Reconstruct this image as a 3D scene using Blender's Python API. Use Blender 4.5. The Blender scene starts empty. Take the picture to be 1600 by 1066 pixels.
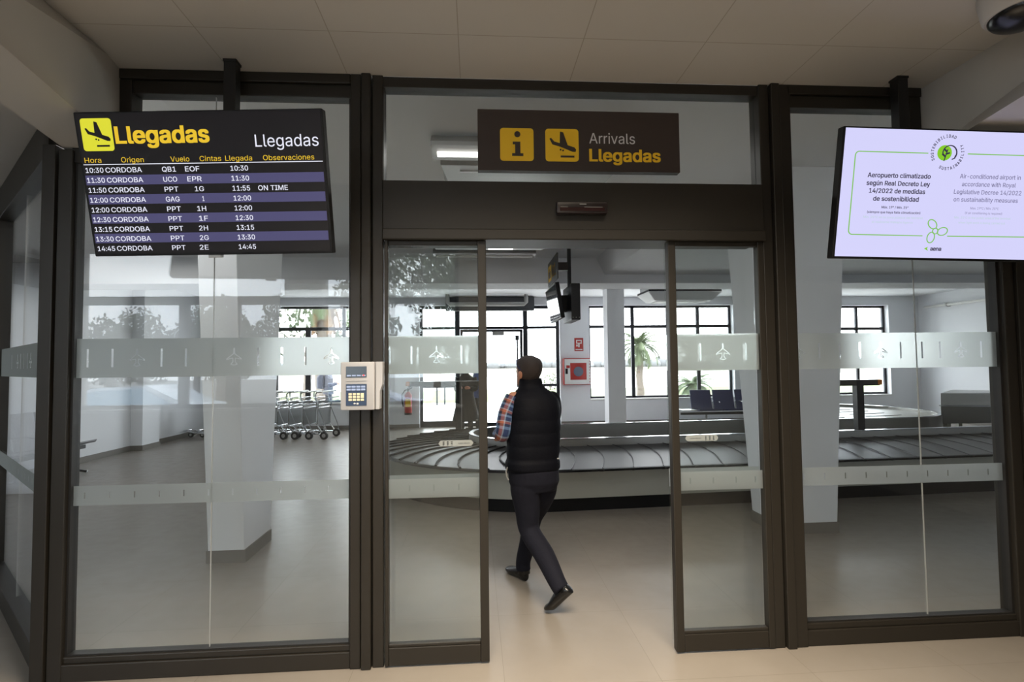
import bpy, bmesh, math, random
from mathutils import Vector, Matrix, Euler
from mathutils.geometry import delaunay_2d_cdt
random.seed(7)
PI = math.pi
scene = bpy.context.scene
COL = scene.collection

# ------------------------------------------------------------------ camera, world, exposure
def lin(c):
    c = c / 255.0
    return c / 12.92 if c <= 0.04045 else ((c + 0.055) / 1.055) ** 2.4
def rgb(r, g, b):
    return (lin(r), lin(g), lin(b), 1.0)

cam_d = bpy.data.cameras.new('camera')
cam = bpy.data.objects.new('camera', cam_d)
COL.objects.link(cam)
cam_d.sensor_width = 36.0
cam_d.lens = 853.76 / 1600 * 36.0
cam_d.clip_start = 0.02
cam_d.clip_end = 500
_R = Vector((0.99761919, -0.06802189, -0.01135641))
_U = Vector((0.00837942, -0.04389159, 0.99900116))
_F = Vector((0.0684524, 0.99671789, 0.0432171))
cam.matrix_world = Matrix(((_R.x, _U.x, -_F.x, 0.0), (_R.y, _U.y, -_F.y, -2.9717),
                           (_R.z, _U.z, -_F.z, 1.57), (0, 0, 0, 1)))
scene.camera = cam

scene.view_settings.view_transform = 'Standard'
scene.view_settings.look = 'None'
scene.view_settings.exposure = 0.3
scene.view_settings.gamma = 1.0
scene.view_settings.use_curve_mapping = False
scene.cycles.transparent_max_bounces = 32
scene.cycles.max_bounces = 10
scene.cycles.sample_clamp_indirect = 12.0

SKY = 8.2
def make_world():
    w = bpy.data.worlds.new('overcast_sky')
    scene.world = w
    w.use_nodes = True
    nt = w.node_tree
    nt.nodes.clear()
    out = nt.nodes.new('ShaderNodeOutputWorld')
    bg = nt.nodes.new('ShaderNodeBackground')
    tc = nt.nodes.new('ShaderNodeTexCoord')
    mp = nt.nodes.new('ShaderNodeMapping')
    mp.inputs['Scale'].default_value = (1.0, 1.0, 3.5)
    nz = nt.nodes.new('ShaderNodeTexNoise')
    nz.inputs['Scale'].default_value = 2.2
    nz.inputs['Detail'].default_value = 5
    rp = nt.nodes.new('ShaderNodeValToRGB')
    rp.color_ramp.elements[0].position = 0.32
    rp.color_ramp.elements[0].color = (0.74, 0.79, 0.86, 1)
    rp.color_ramp.elements[1].position = 0.68
    rp.color_ramp.elements[1].color = (1.0, 1.0, 1.0, 1)
    nt.links.new(tc.outputs['Generated'], mp.inputs['Vector'])
    nt.links.new(mp.outputs['Vector'], nz.inputs['Vector'])
    nt.links.new(nz.outputs['Fac'], rp.inputs['Fac'])
    nt.links.new(rp.outputs['Color'], bg.inputs['Color'])
    # brighter towards the apron side, where the sun stands behind the cloud
    sp = nt.nodes.new('ShaderNodeSeparateXYZ')
    nt.links.new(tc.outputs['Generated'], sp.inputs[0])
    ma = nt.nodes.new('ShaderNodeMath'); ma.operation = 'MULTIPLY_ADD'
    ma.inputs[1].default_value = 2.0; ma.inputs[2].default_value = SKY
    nt.links.new(sp.outputs['Y'], ma.inputs[0])
    nt.links.new(ma.outputs[0], bg.inputs['Strength'])
    nt.links.new(bg.outputs['Background'], out.inputs['Surface'])
make_world()

def area_light(name, loc, rot, sx, sy, power, color=(1, 1, 1), portal=False):
    d = bpy.data.lights.new(name, 'AREA')
    d.shape = 'RECTANGLE'
    d.size = sx
    d.size_y = sy
    d.energy = power
    d.color = color
    o = bpy.data.objects.new(name, d)
    o.location = loc
    o.rotation_euler = rot
    COL.objects.link(o)
    if portal:
        d.cycles.is_portal = True
    return o

# daylight portals in the openings (they emit nothing themselves)
for k, (x0, x1, z0, z1) in enumerate([(-5.0, -2.6, 0.66, 3.1), (-1.38, 2.2, 0.1, 3.1), (2.97, 6.83, 0.66, 3.09), (8.2, 11.15, 0.66, 3.06)]):
    area_light('daylight_portal', ((x0 + x1) / 2, 11.5, (z0 + z1) / 2), (-PI / 2, 0, 0), x1 - x0, z1 - z0, 1, portal=True)
area_light('daylight_portal', (-2.7, -4.35, 2.0), (PI / 2, 0, 0), 5.0, 2.1, 1, portal=True)
# warm downlight of the arrivals hall, plus an added fill light behind the viewer
HALL_Z = 3.158
def globe_light(name, loc, r, power, color):
    d = bpy.data.lights.new(name, 'POINT')
    d.energy = power; d.color = color; d.shadow_soft_size = r
    o = bpy.data.objects.new(name, d); o.location = loc; COL.objects.link(o)
    return o
globe_light('hall_fill', (0.5, -3.5, 2.3), .16, 12, (1.0, 0.86, 0.68))
down = area_light('hall_downlight', (0.5, -1.5, HALL_Z - .03), (0, 0, 0), 2.2, 1.0, 150, (1.0, 0.85, 0.66))
down.data.spread = math.radians(118)

# ------------------------------------------------------------------ materials
MATS = {}
def mat(name, color, rough=0.5, metal=0.0, var=0.06, scale=6.0, bump=0.0, bscale=80.0, spec=0.5, emit=None, estr=0.0, coat=0.0):
    if name in MATS:
        return MATS[name]
    m = bpy.data.materials.new(name)
    m.use_nodes = True
    nt = m.node_tree
    b = nt.nodes['Principled BSDF']
    tc = nt.nodes.new('ShaderNodeTexCoord')
    nz = nt.nodes.new('ShaderNodeTexNoise')
    nz.inputs['Scale'].default_value = scale
    nz.inputs['Detail'].default_value = 4
    nt.links.new(tc.outputs['Object'], nz.inputs['Vector'])
    mx = nt.nodes.new('ShaderNodeMix')
    mx.data_type = 'RGBA'
    mx.inputs['A'].default_value = tuple(max(0, c * (1 - var)) for c in color[:3]) + (1,)
    mx.inputs['B'].default_value = tuple(min(1, c * (1 + var)) for c in color[:3]) + (1,)
    nt.links.new(nz.outputs['Fac'], mx.inputs['Factor'])
    nt.links.new(mx.outputs['Result'], b.inputs['Base Color'])
    b.inputs['Roughness'].default_value = rough
    b.inputs['Metallic'].default_value = metal
    b.inputs['Specular IOR Level'].default_value = spec
    b.inputs['Coat Weight'].default_value = coat
    if emit:
        b.inputs['Emission Color'].default_value = emit
        b.inputs['Emission Strength'].default_value = estr
    if bump:
        n2 = nt.nodes.new('ShaderNodeTexNoise')
        n2.inputs['Scale'].default_value = bscale
        n2.inputs['Detail'].default_value = 3
        nt.links.new(tc.outputs['Object'], n2.inputs['Vector'])
        bp = nt.nodes.new('ShaderNodeBump')
        bp.inputs['Strength'].default_value = bump
        bp.inputs['Distance'].default_value = 0.01
        nt.links.new(n2.outputs['Fac'], bp.inputs['Height'])
        nt.links.new(bp.outputs['Normal'], b.inputs['Normal'])
    MATS[name] = m
    return m

def emit_mat(name, color, strength):
    if name in MATS:
        return MATS[name]
    m = bpy.data.materials.new(name)
    m.use_nodes = True
    b = m.node_tree.nodes['Principled BSDF']
    b.inputs['Base Color'].default_value = (0.01, 0.01, 0.01, 1)
    b.inputs['Roughness'].default_value = 0.6
    b.inputs['Specular IOR Level'].default_value = 0.15
    b.inputs['Emission Color'].default_value = color
    b.inputs['Emission Strength'].default_value = strength
    MATS[name] = m
    return m

def glass_mat(name, tint):
    m = bpy.data.materials.new(name)
    m.use_nodes = True
    nt = m.node_tree
    nt.nodes.clear()
    out = nt.nodes.new('ShaderNodeOutputMaterial')
    tr = nt.nodes.new('ShaderNodeBsdfTransparent')
    tr.inputs['Color'].default_value = tint
    gl = nt.nodes.new('ShaderNodeBsdfGlossy')
    gl.inputs['Roughness'].default_value = 0.0
    gl.inputs['Color'].default_value = (0.95, 0.97, 1.0, 1)
    fr = nt.nodes.new('ShaderNodeFresnel')
    ge = nt.nodes.new('ShaderNodeNewGeometry')
    ma = nt.nodes.new('ShaderNodeMath')
    ma.operation = 'MULTIPLY_ADD'
    ma.inputs[1].default_value = -(1.5 - 1 / 1.5)
    ma.inputs[2].default_value = 1.5
    nt.links.new(ge.outputs['Backfacing'], ma.inputs[0])
    nt.links.new(ma.outputs[0], fr.inputs['IOR'])
    mx = nt.nodes.new('ShaderNodeMixShader')
    nt.links.new(fr.outputs['Fac'], mx.inputs['Fac'])
    nt.links.new(tr.outputs[0], mx.inputs[1])
    nt.links.new(gl.outputs[0], mx.inputs[2])
    nt.links.new(mx.outputs[0], out.inputs['Surface'])
    return m

def film_mat(name):
    m = bpy.data.materials.new(name)
    m.use_nodes = True
    nt = m.node_tree
    nt.nodes.clear()
    out = nt.nodes.new('ShaderNodeOutputMaterial')
    tl = nt.nodes.new('ShaderNodeBsdfTranslucent')
    tl.inputs['Color'].default_value = (0.46, 0.49, 0.49, 1)
    df = nt.nodes.new('ShaderNodeBsdfDiffuse')
    df.inputs['Color'].default_value = (0.40, 0.43, 0.43, 1)
    rf = nt.nodes.new('ShaderNodeBsdfRefraction')
    rf.inputs['Color'].default_value = (0.66, 0.69, 0.68, 1)
    rf.inputs['Roughness'].default_value = 0.75
    rf.inputs['IOR'].default_value = 1.16
    a = nt.nodes.new('ShaderNodeMixShader')
    a.inputs['Fac'].default_value = 0.55
    nt.links.new(tl.outputs[0], a.inputs[1])
    nt.links.new(rf.outputs[0], a.inputs[2])
    b = nt.nodes.new('ShaderNodeMixShader')
    b.inputs['Fac'].default_value = 0.2
    nt.links.new(a.outputs[0], b.inputs[1])
    nt.links.new(df.outputs[0], b.inputs[2])
    nt.links.new(b.outputs[0], out.inputs['Surface'])
    return m

def tile_mat():
    m = bpy.data.materials.new('beige_porcelain_tile')
    m.use_nodes = True
    nt = m.node_tree
    b = nt.nodes['Principled BSDF']
    tc = nt.nodes.new('ShaderNodeTexCoord')
    mp = nt.nodes.new('ShaderNodeMapping')
    mp.inputs['Location'].default_value = (0.265 + 12, 0.655 + 12, 0)
    br = nt.nodes.new('ShaderNodeTexBrick')
    br.offset = 0.0
    br.inputs['Scale'].default_value = 1.0
    br.inputs['Brick Width'].default_value = 0.775
    br.inputs['Row Height'].default_value = 0.775
    br.inputs['Mortar Size'].default_value = 0.0014
    br.inputs['Mortar Smooth'].default_value = 0.1
    br.inputs['Color1'].default_value = (0.212, 0.190, 0.164, 1)
    br.inputs['Color2'].default_value = (0.220, 0.197, 0.170, 1)
    br.inputs['Mortar'].default_value = (0.150, 0.130, 0.106, 1)
    nz = nt.nodes.new('ShaderNodeTexNoise')
    nz.inputs['Scale'].default_value = 3.0
    nz.inputs['Detail'].default_value = 8
    mx = nt.nodes.new('ShaderNodeMix')
    mx.data_type = 'RGBA'
    mx.blend_type = 'MULTIPLY'
    mx.inputs['Factor'].default_value = 0.35
    rp = nt.nodes.new('ShaderNodeValToRGB')
    rp.color_ramp.elements[0].color = (0.68, 0.67, 0.65, 1)
    rp.color_ramp.elements[1].color = (1, 1, 1, 1)
    rp.color_ramp.elements[0].position = 0.25
    rp.color_ramp.elements[1].position = 0.75
    nt.links.new(tc.outputs['Object'], mp.inputs['Vector'])
    nt.links.new(mp.outputs['Vector'], br.inputs['Vector'])
    nt.links.new(tc.outputs['Object'], nz.inputs['Vector'])
    nt.links.new(nz.outputs['Fac'], rp.inputs['Fac'])
    nt.links.new(br.outputs['Color'], mx.inputs['A'])
    nt.links.new(rp.outputs['Color'], mx.inputs['B'])
    nt.links.new(mx.outputs['Result'], b.inputs['Base Color'])
    n2 = nt.nodes.new('ShaderNodeTexNoise')
    n2.inputs['Scale'].default_value = 9
    n2.inputs['Detail'].default_value = 5
    nt.links.new(tc.outputs['Object'], n2.inputs['Vector'])
    mr = nt.nodes.new('ShaderNodeMapRange')
    mr.inputs['To Min'].default_value = 0.24
    mr.inputs['To Max'].default_value = 0.44
    nt.links.new(n2.outputs['Fac'], mr.inputs['Value'])
    nt.links.new(mr.outputs['Result'], b.inputs['Roughness'])
    return m

def board_mat():
    # painted plasterboard ceiling with faint board joints
    m = bpy.data.materials.new('plasterboard_ceiling')
    m.use_nodes = True
    nt = m.node_tree
    b = nt.nodes['Principled BSDF']
    tc = nt.nodes.new('ShaderNodeTexCoord')
    mp = nt.nodes.new('ShaderNodeMapping')
    mp.inputs['Location'].default_value = (12.0 + 0.3, 12.0 + 0.40, 0)
    br = nt.nodes.new('ShaderNodeTexBrick')
    br.offset = 0.0
    br.inputs['Scale'].default_value = 1.0
    br.inputs['Brick Width'].default_value = 0.6117
    br.inputs['Row Height'].default_value = 1.2
    br.inputs['Mortar Size'].default_value = 0.003
    br.inputs['Mortar Smooth'].default_value = 0.4
    br.inputs['Color1'].default_value = (0.47, 0.45, 0.42, 1)
    br.inputs['Color2'].default_value = (0.49, 0.47, 0.44, 1)
    br.inputs['Mortar'].default_value = (0.33, 0.30, 0.26, 1)
    nt.links.new(tc.outputs['Object'], mp.inputs['Vector'])
    nt.links.new(mp.outputs['Vector'], br.inputs['Vector'])
    nt.links.new(br.outputs['Color'], b.inputs['Base Color'])
    b.inputs['Roughness'].default_value = 0.7
    return m

def plaid_mat():
    m = bpy.data.materials.new('plaid_cotton')
    m.use_nodes = True
    nt = m.node_tree
    b = nt.nodes['Principled BSDF']
    uv = nt.nodes.new('ShaderNodeUVMap')
    sp = nt.nodes.new('ShaderNodeSeparateXYZ')
    nt.links.new(uv.outputs['UV'], sp.inputs[0])
    def stripes(sock, scale, phase, cols):
        ma = nt.nodes.new('ShaderNodeMath')
        ma.operation = 'MULTIPLY_ADD'
        ma.inputs[1].default_value = scale
        ma.inputs[2].default_value = phase
        fr = nt.nodes.new('ShaderNodeMath')
        fr.operation = 'FRACT'
        nt.links.new(sock, ma.inputs[0])
        nt.links.new(ma.outputs[0], fr.inputs[0])
        rp = nt.nodes.new('ShaderNodeValToRGB')
        rp.color_ramp.interpolation = 'CONSTANT'
        e = rp.color_ramp.elements
        e[0].position = cols[0][0]; e[0].color = cols[0][1]
        e[1].position = cols[1][0]; e[1].color = cols[1][1]
        for p, c in cols[2:]:
            n = e.new(p); n.color = c
        nt.links.new(fr.outputs[0], rp.inputs['Fac'])
        return rp.outputs['Color']
    bl = rgb(36, 52, 92); org = rgb(158, 90, 68); wh = rgb(150, 162, 176); dk = rgb(30, 34, 52); lb = rgb(110, 140, 176)
    c1 = stripes(sp.outputs[0], 3.0, 0.1, [(0, org), (0.22, wh), (0.30, bl), (0.62, lb), (0.80, dk)])
    c2 = stripes(sp.outputs[1], 4.6, 0.0, [(0, bl), (0.34, wh), (0.42, org), (0.60, dk), (0.80, lb)])
    mx = nt.nodes.new('ShaderNodeMix')
    mx.data_type = 'RGBA'
    mx.inputs['Factor'].default_value = 0.5
    nt.links.new(c1, mx.inputs['A'])
    nt.links.new(c2, mx.inputs['B'])
    nt.links.new(mx.outputs['Result'], b.inputs['Base Color'])
    b.inputs['Roughness'].default_value = 0.85
    return m

M = {}
M['tile'] = tile_mat()
M['board'] = board_mat()
M['plaid'] = plaid_mat()
M['bronze'] = mat('bronze_anodised_aluminium', (0.019, 0.016, 0.012, 1), 0.45, 0.2, 0.08, 3)
M['bronze2'] = mat('dark_bronze_gasket', (0.012, 0.011, 0.010, 1), 0.5)
def sticker_mat():
    m = bpy.data.materials.new('pale_sticker')
    m.use_nodes = True
    nt = m.node_tree; nt.nodes.clear()
    out = nt.nodes.new('ShaderNodeOutputMaterial'); df = nt.nodes.new('ShaderNodeBsdfDiffuse'); tr = nt.nodes.new('ShaderNodeBsdfTransparent'); mx = nt.nodes.new('ShaderNodeMixShader')
    df.inputs['Color'].default_value = (.42, .45, .44, 1); mx.inputs['Fac'].default_value = .5
    nt.links.new(tr.outputs[0], mx.inputs[1]); nt.links.new(df.outputs[0], mx.inputs[2]); nt.links.new(mx.outputs[0], out.inputs['Surface'])
    return m
M['sticker'] = sticker_mat()
M['glass'] = glass_mat('clear_glass', (0.945, 0.96, 0.955, 1))
M['glass_far'] = glass_mat('window_glass', (0.96, 0.97, 0.97, 1))
M['film'] = film_mat('frosted_film')
M['wall'] = mat('white_wall_paint', rgb(231, 233, 237), 0.65, var=0.02)
M['hallwall'] = mat('hall_wall_paint', rgb(176, 173, 168), 0.65, var=0.02)
M['ceil2'] = mat('white_ceiling_paint', rgb(230, 232, 235), 0.7, var=0.02)
M['skirt'] = mat('grey_skirting', rgb(116, 112, 106), 0.5)
M['darkframe'] = mat('dark_window_frame', rgb(44, 46, 52), 0.4, 0.2)
M['black'] = mat('black_plastic', rgb(16, 16, 17), 0.5, spec=0.25)
M['blackmetal'] = mat('black_powder_coat', rgb(22, 22, 23), 0.45)
M['steel'] = mat('brushed_stainless', rgb(150, 149, 146), 0.3, 0.95, 0.1, 2.5, spec=0.5)
M['steel_dark'] = mat('worn_stainless_skirt', rgb(170, 170, 160), 0.42, 0.25, 0.1, 2.5)
M['chrome'] = mat('chrome_tube', rgb(190, 192, 194), 0.16, 1.0, 0.02)
M['rubber'] = mat('black_rubber', rgb(26, 26, 26), 0.7)
M['slat'] = mat('rubber_crescent_plate', rgb(56, 55, 56), 0.42, 0.0, 0.1, 5)
M['joint'] = mat('plate_joint', rgb(44, 43, 43), 0.5)
M['slatgap'] = mat('dark_plate_edge', rgb(16, 16, 16), 0.6)
M['beige'] = mat('beige_plastic', rgb(168, 168, 170), 0.45, var=0.02)
M['bluepanel'] = mat('dark_blue_keypad', rgb(42, 60, 88), 0.4)
M['bluekey'] = mat('light_blue_key', rgb(150, 168, 206), 0.4)
M['cream'] = mat('cream_key', rgb(214, 206, 176), 0.45)
M['red'] = mat('red_enamel', rgb(176, 44, 36), 0.35)
M['orange'] = mat('orange_plastic', rgb(224, 128, 24), 0.4)
M['white'] = mat('white_enamel', rgb(226, 226, 224), 0.35, var=0.02)
M['signbrown'] = mat('dark_brown_sign', rgb(52, 42, 38), 0.5, var=0.03)
M['signyellow'] = mat('sign_yellow', rgb(232, 186, 28), 0.5, var=0.02)
M['signwhite'] = mat('sign_pale_grey', rgb(205, 205, 205), 0.5, var=0.02)
M['navyseat'] = mat('navy_seat_shell', rgb(34, 42, 86), 0.4)
M['greyseat'] = mat('grey_seat_shell', rgb(120, 118, 124), 0.45)
M['skin'] = mat('skin', rgb(176, 122, 96), 0.5, var=0.08, scale=30)
M['hair'] = mat('dark_brown_hair', rgb(46, 36, 32), 0.6, var=0.3, scale=160, bump=0.5, bscale=400)
M['vest'] = mat('navy_quilted_nylon', rgb(9, 10, 17), 0.65, var=0.1, scale=25, spec=0.12, bump=0.2, bscale=60)
M['trouser'] = mat('navy_wool', rgb(15, 16, 27), 0.85, var=0.1, scale=12, spec=0.25, bump=0.35, bscale=26)
M['leather'] = mat('black_leather', rgb(14, 13, 13), 0.22)
M['grass'] = mat('lawn_grass', (0.135, 0.160, 0.075, 1), 0.95, var=0.25, scale=1.5)
M['field'] = mat('dry_field_grass', (0.175, 0.168, 0.125, 1), 0.95, var=0.1, scale=0.3)
M['apron'] = mat('pale_concrete', (0.58, 0.575, 0.55, 1), 0.9, var=0.05, scale=0.5)
M['trunk'] = mat('palm_bark', rgb(108, 100, 92), 0.9, var=0.3, scale=8, bump=0.8, bscale=20)
M['leaf'] = mat('palm_leaf', rgb(78, 90, 62), 0.7, var=0.3, scale=5)
M['deadleaf'] = mat('dead_palm_leaf', rgb(128, 102, 74), 0.9, var=0.25, scale=6)
M['treeleaf'] = mat('tree_leaf', rgb(56, 66, 44), 0.8, var=0.4, scale=1.2)
M['ac'] = mat('off_white_plastic', rgb(216, 218, 220), 0.45, var=0.02)
M['lampbody'] = mat('lamp_grey_metal', rgb(168, 168, 166), 0.4, 0.3)
M['tube'] = emit_mat('lit_tube', (1.0, 0.97, 0.92, 1), 2.2)

# ------------------------------------------------------------------ mesh helpers
def V(*a):
    return Vector(a)

class MB:
    def __init__(self):
        self.v = []; self.f = []; self.uv = None
    def add(self, vs, fs):
        o = len(self.v)
        self.v += [Vector(p) for p in vs]
        self.f += [[i + o for i in q] for q in fs]
        return self
    def box(self, x0, x1, y0, y1, z0, z1, mx=None):
        vs = [V(x, y, z) for z in (z0, z1) for y in (y0, y1) for x in (x0, x1)]
        if mx is not None:
            vs = [mx @ p for p in vs]
        return self.add(vs, [(0, 2, 3, 1), (4, 5, 7, 6), (0, 1, 5, 4), (2, 6, 7, 3), (0, 4, 6, 2), (1, 3, 7, 5)])
    def hexa(self, b, t):
        # bottom quad and top quad, same winding (counter-clockwise from above)
        return self.add(list(b) + list(t), [(3, 2, 1, 0), (4, 5, 6, 7), (0, 1, 5, 4), (1, 2, 6, 5), (2, 3, 7, 6), (3, 0, 4, 7)])
    def prism(self, poly, fn, d0, d1):
        # poly of 2-D points, fn(a, b, d) -> 3-D point
        n = len(poly)
        vs = [fn(a, b, d0) for a, b in poly] + [fn(a, b, d1) for a, b in poly]
        fs = [tuple(range(n))[::-1], tuple(range(n, 2 * n))]
        fs += [(i, (i + 1) % n, (i + 1) % n + n, i + n) for i in range(n)]
        return self.add(vs, fs)
    def rings(self, rs, cap=True, close=False):
        n = len(rs[0]); o = len(self.v)
        for r in rs:
            self.v += [Vector(p) for p in r]
        m = len(rs)
        for k in range(m - 1 if not close else m):
            a = o + k * n; b = o + ((k + 1) % m) * n
            for i in range(n):
                j = (i + 1) % n
                self.f.append([a + i, a + j, b + j, b + i])
        if cap and not close:
            self.f.append([o + i for i in range(n)][::-1])
            self.f.append([o + (m - 1) * n + i for i in range(n)])
        return self
    def ell(self, levels, n=24, p=2.0):
        # levels: (centre, half vector a, half vector b)
        rs = []
        for c, a, b in levels:
            r = []
            for i in range(n):
                t = 2 * PI * i / n
                ct, st = math.cos(t), math.sin(t)
                ct = math.copysign(abs(ct) ** (2 / p), ct); st = math.copysign(abs(st) ** (2 / p), st)
                r.append(Vector(c) + Vector(a) * ct + Vector(b) * st)
            rs.append(r)
        return self.rings(rs)
    def tube(self, pts, r, n=8, flat=None):
        pts = [Vector(p) for p in pts]
        rr = r if isinstance(r, (list, tuple)) else [r] * len(pts)
        rs = []; up = None
        for i, p in enumerate(pts):
            a = pts[max(0, i - 1)]; b = pts[min(len(pts) - 1, i + 1)]
            d = (b - a).normalized()
            if up is None:
                up = V(0, 0, 1) if abs(d.z) < 0.9 else V(0, 1, 0)
            s = d.cross(up).normalized()
            up = s.cross(d).normalized()
            rs.append([p + (s * math.cos(2 * PI * k / n) + up * math.sin(2 * PI * k / n)) * rr[i] for k in range(n)])
        return self.rings(rs)
    def cyl(self, c, axis, r, h, n=24, r2=None):
        c = Vector(c); ax = Vector(axis).normalized()
        return self.tube([c - ax * h / 2, c + ax * h / 2], [r, r if r2 is None else r2], n)
    def ball(self, c, rx, ry=None, rz=None, n=16, m=10, mx=None):
        ry = rx if ry is None else ry; rz = rx if rz is None else rz
        rs = []
        for k in range(m + 1):
            ph = -PI / 2 + PI * k / m
            q = max(math.cos(ph), 0.02)
            r = [V(rx * q * math.cos(2 * PI * i / n), ry * q * math.sin(2 * PI * i / n), rz * math.sin(ph)) for i in range(n)]
            if mx is not None:
                r = [mx @ p for p in r]
            rs.append([Vector(c) + p for p in r])
        return self.rings(rs)
    def mesh(self, me, mx):
        o = len(self.v)
        self.v += [mx @ v.co for v in me.vertices]
        self.f += [[i + o for i in p.vertices] for p in me.polygons]
        return self
    def build(self, name, m, parent=None, bevel=0.0, smooth=False, angle=35, origin=None, voxel=0.0, sm=4, segs=2):
        me = bpy.data.meshes.new(name)
        vs = self.v if origin is None else [p - Vector(origin) for p in self.v]
        me.from_pydata([tuple(p) for p in vs], [], self.f)
        bm = bmesh.new(); bm.from_mesh(me)
        bmesh.ops.recalc_face_normals(bm, faces=bm.faces)
        bm.to_mesh(me); bm.free()
        o = bpy.data.objects.new(name, me)
        COL.objects.link(o)
        if bevel:
            md = o.modifiers.new('bevel', 'BEVEL')
            md.width = bevel; md.segments = segs; md.limit_method = 'ANGLE'; md.angle_limit = math.radians(40)
        if voxel:
            md = o.modifiers.new('remesh', 'REMESH')
            md.mode = 'VOXEL'; md.voxel_size = voxel
            md = o.modifiers.new('smooth', 'SMOOTH')
            md.iterations = sm; md.factor = 0.5
        if bevel or voxel:
            dg = bpy.context.evaluated_depsgraph_get()
            m2 = bpy.data.meshes.new_from_object(o.evaluated_get(dg))
            o.modifiers.clear()
            o.data = m2
            bpy.data.meshes.remove(me)
            me = m2; me.name = name
        if smooth:
            me.polygons.foreach_set('use_smooth', [True] * len(me.polygons))
            if not voxel:
                me.set_sharp_from_angle(angle=math.radians(angle))
        me.materials.clear()
        me.materials.append(m)
        if parent:
            o.parent = parent
        return o

def thing(name, label, cat, loc=(0, 0, 0), rot=(0, 0, 0), group=None):
    o = bpy.data.objects.new(name, None)
    o.empty_display_size = 0.1
    o.location = loc
    o.rotation_euler = rot
    COL.objects.link(o)
    o['label'] = label; o['category'] = cat
    if group:
        o['group'] = group
    return o
def tag(o, label, cat, group=None):
    o['label'] = label; o['category'] = cat
    if group:
        o['group'] = group
    return o
def struct(o, label=None, cat=None):
    o['kind'] = 'structure'
    if label:
        o['label'] = label
    if cat:
        o['category'] = cat
    return o
def sempty(name, label=None, cat=None, loc=(0, 0, 0)):
    o = bpy.data.objects.new(name, None)
    o.empty_display_size = 0.1
    o.location = loc
    COL.objects.link(o)
    return struct(o, label, cat)
def dup(root, loc, rot=None, label=None):
    r = root.copy(); COL.objects.link(r); r.location = loc
    if rot is not None:
        r.rotation_euler = rot
    if label:
        r['label'] = label
    for ch in list(root.children):
        c = ch.copy(); COL.objects.link(c); c.parent = r
        for g in ch.children:
            d = g.copy(); COL.objects.link(d); d.parent = c
    return r

# a plain grotesque for the lettering: the one that ships with Blender, else its built-in face
FONT = None
try:
    import os
    _fp = os.path.join(bpy.utils.system_resource('DATAFILES'), 'fonts', 'Inter.woff2')
    if os.path.exists(_fp):
        FONT = bpy.data.fonts.load(_fp)
except Exception:
    FONT = None
_tx = {}
def text_mesh(s, *_):
    # flat lettering: glyph outlines triangulated, filled where the winding number is not zero
    if s in _tx:
        return _tx[s]
    cu = bpy.data.curves.new('lettering', 'FONT')
    cu.body = s; cu.size = 1.0
    cu.fill_mode = 'NONE'; cu.resolution_u = 4
    if FONT:
        cu.font = FONT
    o = bpy.data.objects.new('lettering', cu)
    COL.objects.link(o)
    dg = bpy.context.evaluated_depsgraph_get()
    me = bpy.data.meshes.new_from_object(o.evaluated_get(dg))
    bpy.data.objects.remove(o); bpy.data.curves.remove(cu)
    adj = {}
    for e in me.edges:
        a, b = e.vertices
        adj.setdefault(a, []).append(b); adj.setdefault(b, []).append(a)
    vs = [Vector((v.co.x, v.co.y)) for v in me.vertices]
    seen = set(); loops = []
    for st in sorted(adj):
        if st in seen:
            continue
        L = [st]; seen.add(st); c = st
        while True:
            nx = [n for n in adj[c] if n not in seen]
            if not nx:
                break
            # keep the drawing direction: prefer the next index
            c = min(nx, key=lambda n: abs(n - c - 1)); L.append(c); seen.add(c)
        if len(L) > 2:
            loops.append(L)
    ed = [(L[k], L[(k + 1) % len(L)]) for L in loops for k in range(len(L))]
    V2, _, F2, *_r = delaunay_2d_cdt(vs, ed, [], 0, 1e-6)
    bb = [(min(vs[k].x for k in L), max(vs[k].x for k in L), min(vs[k].y for k in L), max(vs[k].y for k in L)) for L in loops]
    keep = []
    for f in F2:
        q = (V2[f[0]] + V2[f[1]] + V2[f[2]]) / 3
        wn = 0
        for L, (x0, x1, y0, y1) in zip(loops, bb):
            if not (x0 <= q.x <= x1 and y0 <= q.y <= y1):
                continue
            for k in range(len(L)):
                a = vs[L[k]]; b = vs[L[(k + 1) % len(L)]]
                if a.y <= q.y:
                    if b.y > q.y and (b - a).cross(q - a) > 0:
                        wn += 1
                elif b.y <= q.y and (b - a).cross(q - a) < 0:
                    wn -= 1
        if wn:
            keep.append(tuple(f))
    bpy.data.meshes.remove(me)
    me = bpy.data.meshes.new('glyphs')
    me.from_pydata([(v.x, v.y, 0) for v in V2], [], keep)
    _tx[s] = me
    return me
def put_text(mb, s, x0, x1, zb, size, y, bold=0.0, fit=True, align='L', mx=None):
    # lettering in the local x-z plane, read from -y; x0..x1 is the width it fills, zb its baseline
    me = text_mesh(s)
    xs = [v.co.x for v in me.vertices]
    if not xs:
        return
    lo, hi = min(xs), max(xs)
    cap = max(v.co.y for v in text_mesh('H').vertices)
    size = size * .72 / cap
    sx = (x1 - x0) / (hi - lo) if fit else size
    T = Matrix(((sx, 0, 0, x0 - lo * sx), (0, 0, 1, y), (0, size, 0, zb), (0, 0, 0, 1)))
    if mx is not None:
        T = mx @ T
    if bold:
        e = bold * size
        for q, (dx, dz) in enumerate(((-e, -e * .6), (e, -e * .6), (-e, e * .6), (e, e * .6))):
            mb.mesh(me, Matrix.Translation((dx, -.0001 * q, dz)) @ T if mx is None else T @ Matrix.Translation((dx / max(sx, 1e-6), dz / size, 0)))
    else:
        mb.mesh(me, T)
def line_part(name, s, x0, x1, zb, size, y, m, parent, bold=0.0, origin=None):
    mb = MB(); put_text(mb, s, x0, x1, zb, size, y, bold=bold)
    return mb.build(name, m, parent, origin=origin)

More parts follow.
